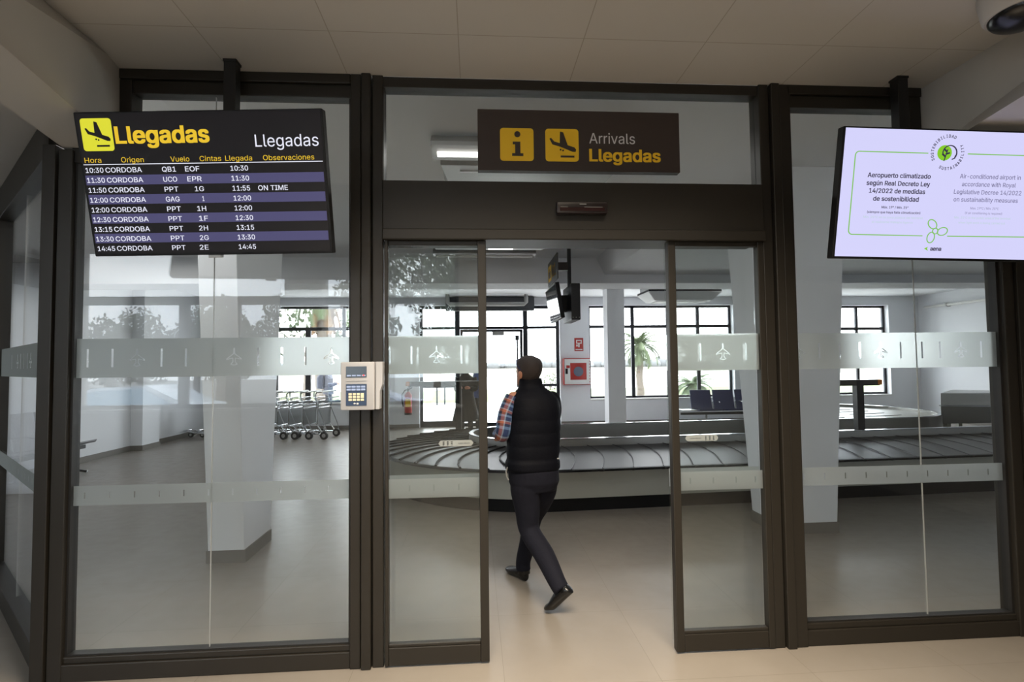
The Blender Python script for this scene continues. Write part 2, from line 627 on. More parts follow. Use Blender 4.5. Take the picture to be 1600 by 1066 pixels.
def holed(name, outer, holes, fn, m, parent=None):
    # flat sheet with cut-outs (even-odd filled outline)
    cu = bpy.data.curves.new(name, 'CURVE')
    cu.dimensions = '2D'; cu.fill_mode = 'FRONT' if False else 'BOTH'
    for poly in [outer] + holes:
        sp = cu.splines.new('POLY')
        sp.points.add(len(poly) - 1)
        for p, (a, b) in zip(sp.points, poly):
            p.co = (a, b, 0, 1)
        sp.use_cyclic_u = True
    o = bpy.data.objects.new(name, cu)
    COL.objects.link(o)
    dg = bpy.context.evaluated_depsgraph_get()
    me = bpy.data.meshes.new_from_object(o.evaluated_get(dg))
    bpy.data.objects.remove(o); bpy.data.curves.remove(cu)
    for v in me.vertices:
        v.co = fn(v.co.x, v.co.y)
    me.materials.clear(); me.materials.append(m)
    r = bpy.data.objects.new(name, me)
    COL.objects.link(r)
    if parent:
        r.parent = parent
    return r

# ------------------------------------------------------------------ setting: floor, ceilings, walls
X0, X1, YB, ZC = -6.6, 12.0, 11.0, 3.3
HZ = 3.158
fl = MB().box(-7.0, 12.4, -4.6, 11.4, -0.12, 0.0).build('floor', M['tile'])
struct(fl, 'beige porcelain tiled floor running through both halls', 'floor')
struct(MB().prism([(-6.9, -4.6), (5.0, -4.6), (5.0, 0.0), (-2.0, 0.0), (-2.0, -0.9), (-6.9, -0.9)], lambda a, b, d: V(a, b, d), HZ, HZ + 0.12).build('ceiling', M['board']), 'plasterboard ceiling of the arrivals hall', 'ceiling')
struct(MB().prism([(-6.9, -1.0), (-2.02, -1.0), (-2.15, 0.03), (-6.9, 4.73)], lambda a, b, d: V(a, b, d), 2.955, 3.05).build('ceiling', M['hallwall']), 'lower ceiling at the left of the arrivals hall', 'ceiling')
struct(MB().box(X0 - 0.3, X1 + 0.3, 0.11, 11.4, ZC, ZC + 0.15).build('ceiling', M['ceil2']), 'white ceiling of the baggage hall', 'ceiling')
struct(MB().box(X0 - 0.3, X0, -4.6, 11.4, 0, ZC).build('wall_left', M['wall']), 'white left wall of the baggage hall', 'wall')
struct(MB().box(X1, X1 + 0.3, 0.0, 11.4, 0, ZC).build('wall_right', M['wall']), 'white right wall of the baggage hall', 'wall')
struct(MB().box(3.26, X1, 0.0, 0.15, 0, ZC).build('wall_front', M['wall']), 'white wall beside the glass front', 'wall')
struct(MB().box(5.0, 5.2, -4.6, 0.0, 0, HZ + 0.1).build('wall_right', M['hallwall']), 'right wall of the arrivals hall', 'wall')

# back wall with its openings
openings = [(-5.0, -2.55, 0.66, 3.10), (-1.40, 2.20, 0.0, 3.10), (2.97, 6.83, 0.66, 3.09), (8.3, 11.15, 0.66, 3.06)]
mb = MB(); x = X0
for a, b, z0, z1 in openings:
    mb.box(x, a, YB, YB + 0.35, 0, ZC)
    if z0 > 0:
        mb.box(a, b, YB, YB + 0.35, 0, z0)
    mb.box(a, b, YB, YB + 0.35, z1, ZC)
    x = b
mb.box(x, X1, YB, YB + 0.35, 0, ZC)
struct(mb.build('wall_back', M['wall']), 'white back wall with large windows', 'wall')
# rear wall of the arrivals hall (behind the viewer): parapet, piers, big window
mb = MB()
mb.box(-6.6, -5.0, -4.4, -4.1, 0, HZ + 0.1)
mb.box(-5.0, -0.2, -4.4, -4.1, 0, 1.06)
mb.box(-5.0, -0.2, -4.4, -4.1, 3.10, HZ + 0.1)
mb.box(-2.42, -1.95, -4.4, -4.1, 1.06, 3.10)
mb.box(-0.2, 5.0, -4.4, -4.1, 0, HZ + 0.1)
struct(mb.build('wall_rear', M['hallwall']), 'rear wall of the arrivals hall with a window', 'wall')

# skirtings
struct(MB().box(X0, X0 + 0.015, 4.3, YB, 0, 0.10).build('baseboard_left', M['skirt']), 'grey skirting along the left wall', 'skirting')
mb = MB(); mb.box(X0, -1.40, YB - 0.015, YB, 0, 0.10); mb.box(2.2, X1, YB - 0.015, YB, 0, 0.10)
struct(mb.build('baseboard_back', M['skirt']), 'grey skirting along the back wall', 'skirting')
struct(MB().box(X1 - 0.015, X1, 0.15, YB, 0, 0.10).build('baseboard_right', M['skirt']), 'grey skirting along the right wall', 'skirting')
pil = sempty('wall_left', 'shallow pilaster on the left wall', 'wall')
MB().box(X0, -6.38, 8.05, 8.62, 0, ZC).build('pilaster', M['wall'], pil)
MB().box(X0, -6.365, 8.035, 8.635, 0, 0.10).build('baseboard', M['skirt'], pil)

# ceiling beam and dropped bulkhead of the baggage hall
struct(MB().box(X0, X1, 5.8, 6.5, 2.885, ZC).build('trim_1', M['wall']), 'deep ceiling beam across the baggage hall', 'beam')
struct(MB().hexa([V(2.13, 3.4, 3.03), V(X1, 3.4, 3.03), V(X1, 5.8, 3.03), V(2.13, 5.8, 3.03)],
                 [V(2.0, 3.4, ZC), V(X1, 3.4, ZC), V(X1, 5.8, ZC), V(2.0, 5.8, ZC)]).build('trim_2', M['ceil2']), 'dropped ceiling bulkhead in front of the beam', 'beam')
# skewed beams of the arrivals hall
mb = MB().hexa([V(-2.15, 0.02, 2.735), V(-1.80, -1.8, 2.735), V(-1.52, -1.8, 2.735), V(-1.862, 0.02, 2.735)],
               [V(-2.15, 0.02, 3.2), V(-1.87, -1.8, 3.2), V(-1.87, -1.8, 3.2) + V(0.004, 0, 0), V(-1.868, 0.02, 3.2)])
struct(mb.build('trim_3', M['hallwall']), 'ceiling beam at the left of the arrivals hall', 'beam')
mb = MB().hexa([V(2.61, 0.02, 2.74), V(2.22, -1.8, 2.74), V(2.9, -1.8, 2.74), V(3.1, 0.02, 2.74)],
               [V(2.625, 0.02, 3.2), V(2.66, -1.8, 3.2), V(3.0, -1.8, 3.2), V(3.1, 0.02, 3.2)])
struct(mb.build('trim_4', M['hallwall']), 'ceiling beam at the right of the arrivals hall', 'beam')

# columns that widen towards the top
def column(x0, x1, yb0, yb1, yt0, yt1, xt0, xt1, label):
    t = sempty('column', label, 'column', ((x0 + x1) / 2, (yb0 + yb1) / 2, 0))
    o = t.location.copy()
    MB().hexa([V(x0, yb0, 0), V(x1, yb0, 0), V(x1, yb1, 0), V(x0, yb1, 0)],
              [V(xt0, yt0, ZC), V(xt1, yt0, ZC), V(xt1, yt1, ZC), V(xt0, yt1, ZC)]).build('shaft', M['wall'], t, origin=o, bevel=0.006)
    MB().hexa([V(x0 - .012, yb0 - .012, 0), V(x1 + .012, yb0 - .012, 0), V(x1 + .012, yb1 + .012, 0), V(x0 - .012, yb1 + .012, 0)],
              [V(x0 - .012, yb0 - .014, .10), V(x1 + .012, yb0 - .014, .10), V(x1 + .012, yb1 + .014, .10), V(x0 - .012, yb1 + .014, .10)]).build('baseboard', M['skirt'], t, origin=o)
    return t
column(-2.155, -1.87, 1.66, 2.2, 1.36, 2.52, -2.165, -1.86, 'white tapering column behind the left glass panel')
column(2.74, 3.30, 1.89, 2.34, 1.62, 2.75, 2.72, 3.31, 'white tapering column behind the right glass panel')
struct(MB().box(3.03, 3.43, 9.3, 9.7, 0, ZC).build('column', M['wall'], bevel=0.006), 'square white column before the far window', 'column')

# ------------------------------------------------------------------ glass front between the halls
PLANE = [(0, .5), (.045, .44), (.055, .36), (.06, .18), (.45, -.08), (.47, -.14), (.45, -.17), (.30, -.12), (.10, -.09), (.09, -.26), (.20, -.36), (.20, -.42), (.10, -.43), (.05, -.46), (0, -.44)]
def plane_poly(cx, cz, s, k=1.0):
    pts = [(a, b) for a, b in PLANE] + [(-a, b) for a, b in PLANE[-2:0:-1]]
    return [(cx + a * s * k, cz + b * s) for a, b in pts]
def inset(poly, d):
    n = len(poly); out = []
    ar = sum(poly[i][0] * poly[(i + 1) % n][1] - poly[(i + 1) % n][0] * poly[i][1] for i in range(n))
    sg = 1 if ar > 0 else -1
    for i in range(n):
        p0 = Vector(poly[i - 1]); p1 = Vector(poly[i]); p2 = Vector(poly[(i + 1) % n])
        e1 = (p1 - p0).normalized(); e2 = (p2 - p1).normalized()
        n1 = Vector((-e1.y, e1.x)) * sg; n2 = Vector((-e2.y, e2.x)) * sg
        b = (n1 + n2)
        if b.length < 1e-6:
            b = n1
        b.normalize()
        k = d / max(0.5, b.dot(n1))
        q = p1 + b * k
        out.append((q.x, q.y))
    return out
def rect(x0, x1, z0, z1):
    return [(x0, z0), (x1, z0), (x1, z1), (x0, z1)]
def films(parent, x0, x1, planes, ticks, lows, fn):
    h = []
    for p in planes:
        a = plane_poly(p, 1.628, 0.100, 0.86)
        h += [a, inset(a, 0.0042)]
    for t in ticks:
        h.append(rect(t - 0.005, t + 0.005, 1.580, 1.676))
    holed('frosted_band', rect(x0, x1, 1.526, 1.73), h, fn, M['film'], parent)
    h = [rect(t - 0.0035, t + 0.0035, 0.902, 0.935) for t in lows]
    holed('frosted_band', rect(x0, x1, 0.867, 0.968), h, fn, M['film'], parent)
fy = lambda y: (lambda a, b: V(a, y, b))

# left fixed panel
w1 = sempty('window_1', 'left fixed glass panel in a bronze frame', 'glass panel')
mb = MB()
mb.box(-2.225, -2.16, -0.03, 0.09, 0, 2.74)
mb.box(-2.155, -2.085, -0.015, 0.09, 0, 2.72)
mb.box(-2.09, -0.66, -0.012, 0.08, 0.0, 0.085)
mb.box(-2.09, -0.66, 0.0, 0.07, 0.085, 0.117)
mb.box(-1.86, -0.66, -0.02, 0.09, 3.105, HZ)
mb.box(-1.80, -0.66, 0.0, 0.08, 3.035, 3.105)
mb.box(-1.868, -1.80, -0.01, 0.09, 2.66, 3.105)
mb.box(-2.10, -1.80, 0.0, 0.08, 2.655, 2.735)
mb.build('window_frame', M['bronze'], w1, bevel=0.004)
mb = MB(); mb.box(-2.085, -2.072, 0.01, 0.06, 0.117, 2.655); mb.box(-0.672, -0.655, 0.01, 0.06, 0.117, 3.035); mb.box(-2.085, -0.66, 0.012, 0.06, 0.105, 0.125)
mb.build('gasket', M['bronze2'], w1)
MB().box(-2.08, -1.387, 0.03, 0.038, 0.11, 2.66).build('glass_pane', M['glass'], w1)
mb = MB(); mb.box(-1.383, -0.66, 0.03, 0.038, 0.11, 3.04)
mb.box(-1.80, -1.387, 0.03, 0.038, 2.735, 3.04)
mb.build('glass_pane', M['glass'], w1)
MB().box(-1.3868, -1.3832, 0.0305, 0.0375, 0.117, 3.035).build('glass_joint', M['lampbody'], w1)
films(w1, -2.085, -0.657, [-1.77, -1.276, -0.77], [-2.017, -1.8935, -1.6465, -1.523, -1.1525, -1.029, -0.9055],
      [-2.017 + 0.1235 * k for k in range(11)], fy(0.0285))

# posts either side of the sliding door
def post(xs, label, n):
    o = MB()
    for a, b, y0, y1 in xs:
        o.box(a, b, y0, y1, 0, HZ)
    return struct(o.build('trim_%d' % n, M['bronze'], bevel=0.005), label, 'post')
post([(-0.66, -0.605, -0.02, 0.10), (-0.60, -0.55, -0.035, 0.10), (-0.545, -0.487, -0.015, 0.10)], 'ribbed bronze post left of the sliding door', 5)
post([(1.632, 1.69, -0.015, 0.10), (1.695, 1.745, -0.035, 0.10), (1.75, 1.815, -0.02, 0.10)], 'ribbed bronze post right of the sliding door', 6)
post([(3.065, 3.13, -0.02, 0.10), (3.135, 3.25, -0.035, 0.10)], 'bronze corner post right of the glass front', 7)

# right fixed panel
w2 = sempty('window_2', 'right fixed glass panel in a bronze frame', 'glass panel')
mb = MB()
mb.box(1.80, 3.08, -0.012, 0.08, 0.0, 0.085); mb.box(1.815, 3.07, 0.0, 0.07, 0.085, 0.117)
mb.box(1.80, 2.615, -0.02, 0.09, 3.105, HZ); mb.box(1.815, 2.60, 0.0, 0.08, 3.035, 3.105)
mb.box(2.545, 2.615, -0.01, 0.09, 2.66, 3.105); mb.box(2.54, 3.08, 0.0, 0.08, 2.655, 2.74)
mb.build('window_frame', M['bronze'], w2, bevel=0.004)
mb = MB(); mb.box(1.815, 1.832, 0.01, 0.06, 0.117, 3.035); mb.box(3.05, 3.066, 0.01, 0.06, 0.117, 2.66); mb.box(1.82, 3.06, 0.012, 0.06, 0.105, 0.125)
mb.build('gasket', M['bronze2'], w2)
mb = MB(); mb.box(1.82, 2.556, 0.03, 0.038, 0.11, 3.04)
mb.build('glass_pane', M['glass'], w2)
MB().box(2.560, 3.06, 0.03, 0.038, 0.11, 2.66).build('glass_pane', M['glass'], w2)
MB().box(2.5562, 2.5598, 0.0305, 0.0375, 0.117, 3.03).build('glass_joint', M['lampbody'], w2)
films(w2, 1.822, 3.064, [1.845, 2.338, 2.829], [1.968, 2.09, 2.212, 2.46, 2.59, 2.70, 2.955], [1.85 + 0.1235 * k for k in range(10)], fy(0.0285))

# transom panel and the door header
w3 = sempty('window_3', 'wide glass transom above the sliding door', 'glass panel')
mb = MB(); mb.box(-0.49, 1.635, 0.0, 0.09, 3.10, HZ); mb.box(-0.49, -0.485, 0.0, 0.09, 2.56, 3.10)
mb.build('window_frame', M['bronze'], w3, bevel=0.003)
MB().box(-0.487, 1.632, 0.04, 0.048, 2.56, 3.105).build('glass_pane', M['glass'], w3)
hd = sempty('trim_8', 'bronze header casing above the sliding door', 'door header')
MB().box(-0.487, 1.632, -0.03, 0.16, 2.305, 2.572).build('casing', M['bronze'], hd, bevel=0.004)
MB().box(-0.487, 1.632, -0.055, 0.18, 2.245, 2.302).build('track_cover', M['bronze'], hd, bevel=0.006)

def leaf(name, x0, x1, st_l, st_r, y, label, planes, ticks, lows, sticker):
    t = sempty(name, label, 'sliding door', ((x0 + x1) / 2, y, 0))
    o = t.location
    mb = MB()
    mb.box(x0, x0 + st_l, y - .025, y + .025, 0.008, 2.245); mb.box(x1 - st_r, x1, y - .025, y + .025, 0.008, 2.245)
    mb.box(x0 + st_l, x1 - st_r, y - .022, y + .022, 0.008, 0.10); mb.box(x0 + st_l, x1 - st_r, y - .018, y + .018, 0.10, 0.117)
    mb.box(x0 + st_l, x1 - st_r, y - .02, y + .02, 2.22, 2.245)
    mb.build('door_frame', M['bronze'], t, bevel=0.004, origin=o)
    MB().box(x0 + st_l - .01, x1 - st_r + .01, y - .003, y + .005, .11, 2.225).build('glass_pane', M['glass'], t, origin=o)
    f = lambda a, b: V(a, y - 0.0045, b) - o
    films(t, x0 + st_l, x1 - st_r, planes, ticks, lows, f)
    sx0, sx1, d = sticker
    h = []
    c = [(sx0 + .012, 1.136), (sx1 - .012, 1.136), (sx1, 1.152), (sx1 - .012, 1.168), (sx0 + .012, 1.168), (sx0, 1.152)]
    for k in range(3):
        xx = (sx0 + .028 + k * .022) if d > 0 else (sx1 - .028 - k * .022)
        for zz in (1.141, 1.149, 1.157):
            h.append(rect(xx - .005, xx + .005, zz, zz + .005))
    s = holed('arrow_sticker', c, h, f, M['sticker'], t)
    tm = MB()
    put_text(tm, 'ASSA ABLOY', (sx0 + sx1) / 2 + (.012 if d > 0 else -.068), (sx0 + sx1) / 2 + (.075 if d > 0 else -.005), 1.148, 0.0095, y - .0055)
    tm.build('lettering', M['black'], s, origin=o)
    return t
leaf('door_1', -0.478, 0.066, 0.018, 0.046, 0.0 - .0, 'left sliding glass door leaf, slid open', [-0.205], [-0.455, -0.339, -0.071], [-.351, -.223, -.09], (-.198, -.01, 1))
leaf('door_2', 1.076, 1.628, 0.044, 0.036, 0.0 - .0, 'right sliding glass door leaf, slid open', [1.385], [1.256, 1.518], [1.18, 1.31, 1.44, 1.55], (1.156, 1.346, -1))
# fixed sidelights the leaves slide over
for n, x0, x1, pl, tk, lb in [(4, -0.487, 0.03, [-0.175], [-.44, -.312, -.044], 'fixed sidelight behind the left sliding leaf'), (5, 1.10, 1.632, [1.17], [1.293, 1.552], 'fixed sidelight behind the right sliding leaf')]:
    s = sempty('window_%d' % n, lb, 'glass panel')
    MB().box(x0, x1, 0.105, 0.113, 0.01, 2.25).build('glass_pane', M['glass'], s)
    films(s, x0, x1, pl, tk, [], fy(0.1035))

# glass wall receding at 45 degrees on the left
w6 = sempty('window_6', 'angled glass wall receding at the left', 'glass panel', (-2.2, 0.06, 0))
w6.rotation_euler = (0, 0, math.radians(135.0))
L6 = 6.15
mb = MB()
mb.box(0.0, 0.10, -0.05, 0.05, 0, 2.95)
for s in (1.97, 3.6, 5.1):
    mb.box(s, s + 0.08, -0.05, 0.05, 0, 2.95)
mb.box(0.0, L6, -0.05, 0.05, 0, 0.13); mb.box(0.0, L6, -0.05, 0.05, 2.72, 2.95)
mb.build('window_frame', M['bronze'], w6, bevel=0.004)
MB().box(0.09, L6, -0.004, 0.004, 0.12, 2.73).build('glass_pane', M['glass'], w6)
MB().box(0.09, L6, -0.0045, 0.0045, 1.20, 1.204).build('glass_joint', M['lampbody'], w6) if False else None
MB().box(1.02, 1.024, -0.0038, 0.0038, 0.13, 2.72).build('glass_joint', M['lampbody'], w6)
films(w6, 0.09, 1.97, [0.7, 1.2], [0.2, 0.33, 0.45, 0.82, .95, 1.07, 1.45], [0.3 + .1235 * k for k in range(10)], lambda a, b: V(a, 0.0055, b))

# ------------------------------------------------------------------ far windows and door
def bars(mb, xs, zs, x0, x1, z0, z1, y, t=0.06, d=0.06):
    mb.box(x0, x0 + t, y, y + d, z0, z1); mb.box(x1 - t, x1, y, y + d, z0, z1)
    mb.box(x0, x1, y, y + d, z0, z0 + t); mb.box(x0, x1, y, y + d, z1 - t, z1)
    for x, a, b, w in xs:
        mb.box(x - w / 2, x + w / 2, y, y + d, a, b)
    for z, a, b, w in zs:
        mb.box(a, b, y + 0.004, y + d - 0.004, z - w / 2, z + w / 2)
yw = YB + 0.16
def far_window(n, op, xs, zs, label):
    x0, x1, z0, z1 = op
    t = sempty('window_%d' % n, label, 'window')
    mb = MB(); bars(mb, xs, zs, x0, x1, z0, z1, yw)
    mb.build('window_frame', M['darkframe'], t, bevel=0.004)
    MB().box(x0 + .02, x1 - .02, yw + .026, yw + .034, z0 + .02, z1 - .02).build('glass_pane', M['glass_far'], t)
    MB().box(x0, x1, YB - 0.02, yw, z0 - 0.03, z0 + 0.005).build('window_sill', M['white'], t, bevel=0.004)
    return t
far_window(7, openings[0], [(-3.31, .66, 3.1, .09), (-4.2, .66, 2.53, .13)], [(2.53, -5.0, -2.55, .09)], 'far window behind the luggage trolleys')
far_window(8, openings[2], [(4.16, .66, 3.09, .09), (5.12, .66, 3.09, .10), (5.93, .66, 3.09, .09)], [(2.54, 2.97, 6.83, .08)], 'wide far window with a palm outside')
far_window(9, openings[3], [(10.36, .66, 3.06, .07), (9.4, .66, 3.06, .07)], [(2.44, 8.3, 11.15, .08)], 'far window near the right corner')
w10 = sempty('window_10', 'glazed entrance bay with a dark frame in the back wall', 'window')
mb = MB(); bars(mb, [(-0.44, 0.0, 3.1, .13), (1.32, 0, 3.1, .12)], [(2.53, -1.4, 2.2, .07), (1.03, -1.4, -.44, .07), (1.03, 1.32, 2.2, .07), (.10, -1.4, -.44, .1), (.10, 1.32, 2.2, .1)], -1.40, 2.20, 0.0, 3.10, yw, .08)
mb.build('window_frame', M['darkframe'], w10, bevel=0.004)
MB().box(-1.36, -0.46, yw + .026, yw + .034, 0.05, 3.05).build('glass_pane', M['glass_far'], w10)
MB().box(1.36, 2.16, yw + .026, yw + .034, 0.05, 3.05).build('glass_pane', M['glass_far'], w10)
MB().box(-0.40, 1.28, yw + .026, yw + .034, 2.55, 3.05).build('glass_pane', M['glass_far'], w10)
d3 = sempty('door_3', 'far glass door to the apron', 'door', (0.44, yw, 0))
mb = MB(); bars(mb, [], [], -0.37, 1.25, 0.02, 2.49, yw - .01, .07, .05)
mb.build('door_frame', M['darkframe'], d3, origin=d3.location, bevel=0.004)
MB().box(-0.32, 1.20, yw + .01, yw + .018, 0.07, 2.44).build('glass_pane', M['glass_far'], d3, origin=d3.location)
mb = MB().tube([V(1.10, yw - .03, 1.0), V(1.10, yw - .08, 1.02), V(1.10, yw - .08, 2.28), V(1.10, yw - .03, 2.3)], .022, 10)
mb.box(1.05, 1.15, yw - .09, yw - .01, 2.2, 2.32)
mb.build('door_handle', M['darkframe'], d3, origin=d3.location, smooth=True)
MB().box(0.46, 0.76, yw - .07, yw - .01, 2.33, 2.43).build('door_closer', M['lampbody'], d3, origin=d3.location, bevel=.006)
# rear hall window (seen mirrored in the glass)
w11 = sempty('window_11', 'rear window of the arrivals hall', 'window')
mb = MB(); bars(mb, [(-3.72, 1.06, 2.45, .12), (-3.1, 1.06, 2.45, .16), (-1.2, 1.06, 3.10, .12)], [(2.44, -5.0, -0.2, .11)], -5.0, -0.2, 1.06, 3.10, -4.28, .05)
mb.build('window_frame', M['bronze'], w11, bevel=.004)
MB().box(-4.95, -2.43, -4.25, -4.242, 1.1, 3.07).build('glass_pane', M['glass_far'], w11)
MB().box(-1.94, -0.25, -4.25, -4.242, 1.1, 3.07).build('glass_pane', M['glass_far'], w11)
MB().box(-5.05, -0.15, -4.12, -4.02, 1.03, 1.065).build('window_sill', M['white'], w11, bevel=.004)
# ------------------------------------------------------------------ signs and displays
def rrect(x0, x1, z0, z1, r, n=5):
    p = []
    for cx, cz, a in ((x1 - r, z0 + r, -90), (x1 - r, z1 - r, 0), (x0 + r, z1 - r, 90), (x0 + r, z0 + r, 180)):
        for k in range(n + 1):
            t = math.radians(a + 90 * k / n)
            p.append((cx + r * math.cos(t), cz + r * math.sin(t)))
    return p
JET = [(-.80, .38), (-.70, .43), (-.50, .20), (-.15, .10), (-.12, .85), (.08, .80), (.36, -.03), (.78, -.16), (.90, -.30), (.86, -.45), (.66, -.44), (.25, -.27), (-.20, -.10), (-.62, .02)]
def landing_icon(mb, x0, x1, z0, z1, fn, d0, d1):
    cx, cz, s = (x0 + x1) / 2, (z0 + z1) / 2, (x1 - x0) / 2 * 0.94
    mb.prism([(cx + a * s, cz + b * s + s * .02) for a, b in JET], fn, d0, d1)
    for k in (0, 1):
        c = (cx + (-.10 + .16 * k) * s, cz + (-.30 - .05 * k) * s)
        mb.prism([(c[0] + .06 * s * math.cos(t * PI / 4), c[1] + .06 * s * math.sin(t * PI / 4)) for t in range(8)], fn, d0, d1)
    mb.prism(rect(cx - .10 * s, cx + .78 * s, cz - .80 * s, cz - .68 * s), fn, d0, d1)
yz = lambda a, b, d: V(a, d, b)

t = thing('arrivals_sign', 'dark brown arrivals sign with yellow pictograms fixed on the transom glass', 'sign', (0.596, -0.0, 2.812))
o = t.location
MB().prism(rrect(0.027, 1.165, 2.641, 2.984, .003, 2), yz, -0.006, 0.038).build('sign_board', M['signbrown'], t, origin=o)
a = MB().prism(rrect(0.150, 0.336, 2.695, 2.879, .018), yz, -0.009, -0.006).build('pictogram', M['signyellow'], t, origin=o)
mb = MB(); cx = .246
mb.prism([(cx + .017 * math.cos(k * PI / 8), 2.844 + .017 * math.sin(k * PI / 8)) for k in range(16)], yz, -.011, -.009)
mb.prism([(cx - .026, 2.802), (cx + .016, 2.802), (cx + .016, 2.737), (cx + .032, 2.737), (cx + .032, 2.722), (cx - .030, 2.722), (cx - .030, 2.737), (cx - .013, 2.737), (cx - .013, 2.787), (cx - .026, 2.787)], yz, -.011, -.009)
mb.build('letter', M['signbrown'], a, origin=o)
a = MB().prism(rrect(0.402, 0.588, 2.695, 2.879, .018), yz, -0.009, -0.006).build('pictogram', M['signyellow'], t, origin=o)
mb = MB(); landing_icon(mb, .402, .588, 2.695, 2.879, yz, -.011, -.009); mb.build('aircraft_symbol', M['signbrown'], a, origin=o)
mb = MB(); put_text(mb, 'Arrivals', .649, .909, 2.800, .082, -.0075); mb.build('lettering', M['signwhite'], t, origin=o)
mb = MB(); put_text(mb, 'Llegadas', .651, 1.051, 2.700, .093, -.0075, bold=.026); mb.build('yellow_lettering', M['signyellow'], t, origin=o)

def display(name, label, loc, rot, pole_x, pole_y):
    t = thing(name, label, 'display', loc, rot)
    W, H = 1.12, .6406
    MB().prism(rrect(-W / 2, W / 2, -H / 2, H / 2, .006, 3), yz, .0, .045).build('housing', M['black'], t, bevel=.003)
    MB().box(-.30, .30, .045, .075, -.22, .2).build('rear_cover', M['black'], t, bevel=.01)
    return t
def pole(label, x, y, zlow, disp, zoff):
    # ceiling pole, kept world-upright while it belongs to its display
    inv = disp.matrix_basis.inverted()
    mb = MB(); mb.box(-.03, .03, -.03, .03, zlow, HZ - .012); 
    mb.box(-.034, .034, -.034, .034, HZ - .012, HZ + .002)
    vs = [inv @ (p + V(x, y, 0)) for p in mb.v]
    mb.v = vs
    mb.build('ceiling_pole', M['blackmetal'], disp, bevel=.002)
    mb = MB(); mb.box(x - .05, x + .05, disp.location.y + .05, y, disp.location.z - .10, disp.location.z + .02)
    mb.v = [inv @ p for p in mb.v]
    mb.build('mounting_arm', M['blackmetal'], disp, bevel=.003)

SW = emit_mat('screen_white', (0.86, 0.87, 1.0, 1), 0.8)
SY = emit_mat('screen_yellow', (0.88, 0.58, 0.03, 1), 0.75)
SLY = emit_mat('screen_lemon', (0.82, 0.80, 0.04, 1), 0.72)
SP = emit_mat('screen_violet', (0.075, 0.07, 0.165, 1), 0.8)
SK = emit_mat('screen_black', (0.007, 0.006, 0.007, 1), 1.0)
SBG = emit_mat('screen_lilac', (0.66, 0.65, 0.96, 1), 0.82)
SG = emit_mat('screen_green', (0.19, 0.46, 0.09, 1), 0.95)
SG2 = emit_mat('screen_pale_green', (0.42, 0.56, 0.55, 1), 0.95)
SLG = emit_mat('screen_lime', (0.20, 0.50, 0.02, 1), 0.95)
SD = emit_mat('screen_dark', (0.03, 0.025, 0.05, 1), 1.0)
SM = emit_mat('screen_grey_lilac', (0.15, 0.14, 0.25, 1), 1.0)

fd = display('flight_display', 'black hanging flight information display listing arrivals from Cordoba', (-1.2238, -0.4093, 2.413), (0.2330, -0.0017, -0.0748), -1.244, -.11)
pole('', -1.244, -0.106, 2.36, fd, 0)
scr = MB().box(-.549, .549, -.002, .001, -.310, .313).build('screen', SK, fd)
mb = MB()
for a, b in ((.046, .003), (-.040, -.083), (-.127, -.170), (-.216, -.259)):
    mb.box(-.546, .546, -.0030, -.002, b, a)
mb.build('row_stripes', SP, scr)
a = MB().prism(rrect(-.533, -.394, .152, .292, .013), yz, -.0035, -.002).build('pictogram', SLY, scr)
mb = MB(); landing_icon(mb, -.533, -.394, .152, .292, yz, -.0045, -.0035); mb.build('aircraft_symbol', SK, scr)
line_part('title_lettering', 'Llegadas', -.380, .039, .184, .097, -.0034, SY, scr, bold=.028)
for s, x0, x1 in (('Hora', -.538, -.462), ('Origen', -.371, -.268), ('Vuelo', -.146, -.060), ('Cintas', -.013, .085), ('Llegada', .104, .226), ('Observaciones', .276, .509)):
    line_part('column_heading', s, x0, x1, .101, .031, -.0034, SY, scr)
line_part('title_lettering', 'Llegadas', .247, .534, .160, .072, -.0034, SW, scr)
mb = MB()
mb.box(-.546, .546, -.0034, -.002, .0915, .0945)
mb.build('heading_rule', SW, scr)
rows = [('10:30', 'QB1', 'EOF', -.052, '10:30', ''), ('11:30', 'UCO', 'EPR', -.047, '11:30', ''), ('11:50', 'PPT', '1G', -.030, '11:55', 'ON TIME'),
        ('12:00', 'GAG', '1', -.017, '12:00', ''), ('12:00', 'PPT', '1H', -.030, '12:00', ''), ('12:30', 'PPT', '1F', -.027, '12:30', ''),
        ('13:15', 'PPT', '2H', -.032, '13:15', ''), ('13:30', 'PPT', '2G', -.034, '13:30', ''), ('14:45', 'PPT', '2E', -.040, '14:45', '')]
for k, (h, fl_, g, gx, ar, ob) in enumerate(rows):
    z = .0575 - .04408 * k
    w = {1: .008, 2: .041, 3: .065}[len(g)]
    for nm, tx, xa, xb in (('time_text', h, -.540, -.459), ('origin_text', 'CORDOBA', -.449, -.283), ('flight_text', fl_, -.190, -.127), ('gate_text', g, gx - w / 2, gx + w / 2), ('arrival_text', ar, .123, .203), ('remark_text', ob, .241, .377)):
        if tx:
            line_part(nm, tx, xa, xb, z, .0300, -.0036, SW, scr, bold=.008)
MB().box(-.03, .03, .005, .03, -.334, -.3203).build('sensor_foot', M['lampbody'], fd, bevel=.002)

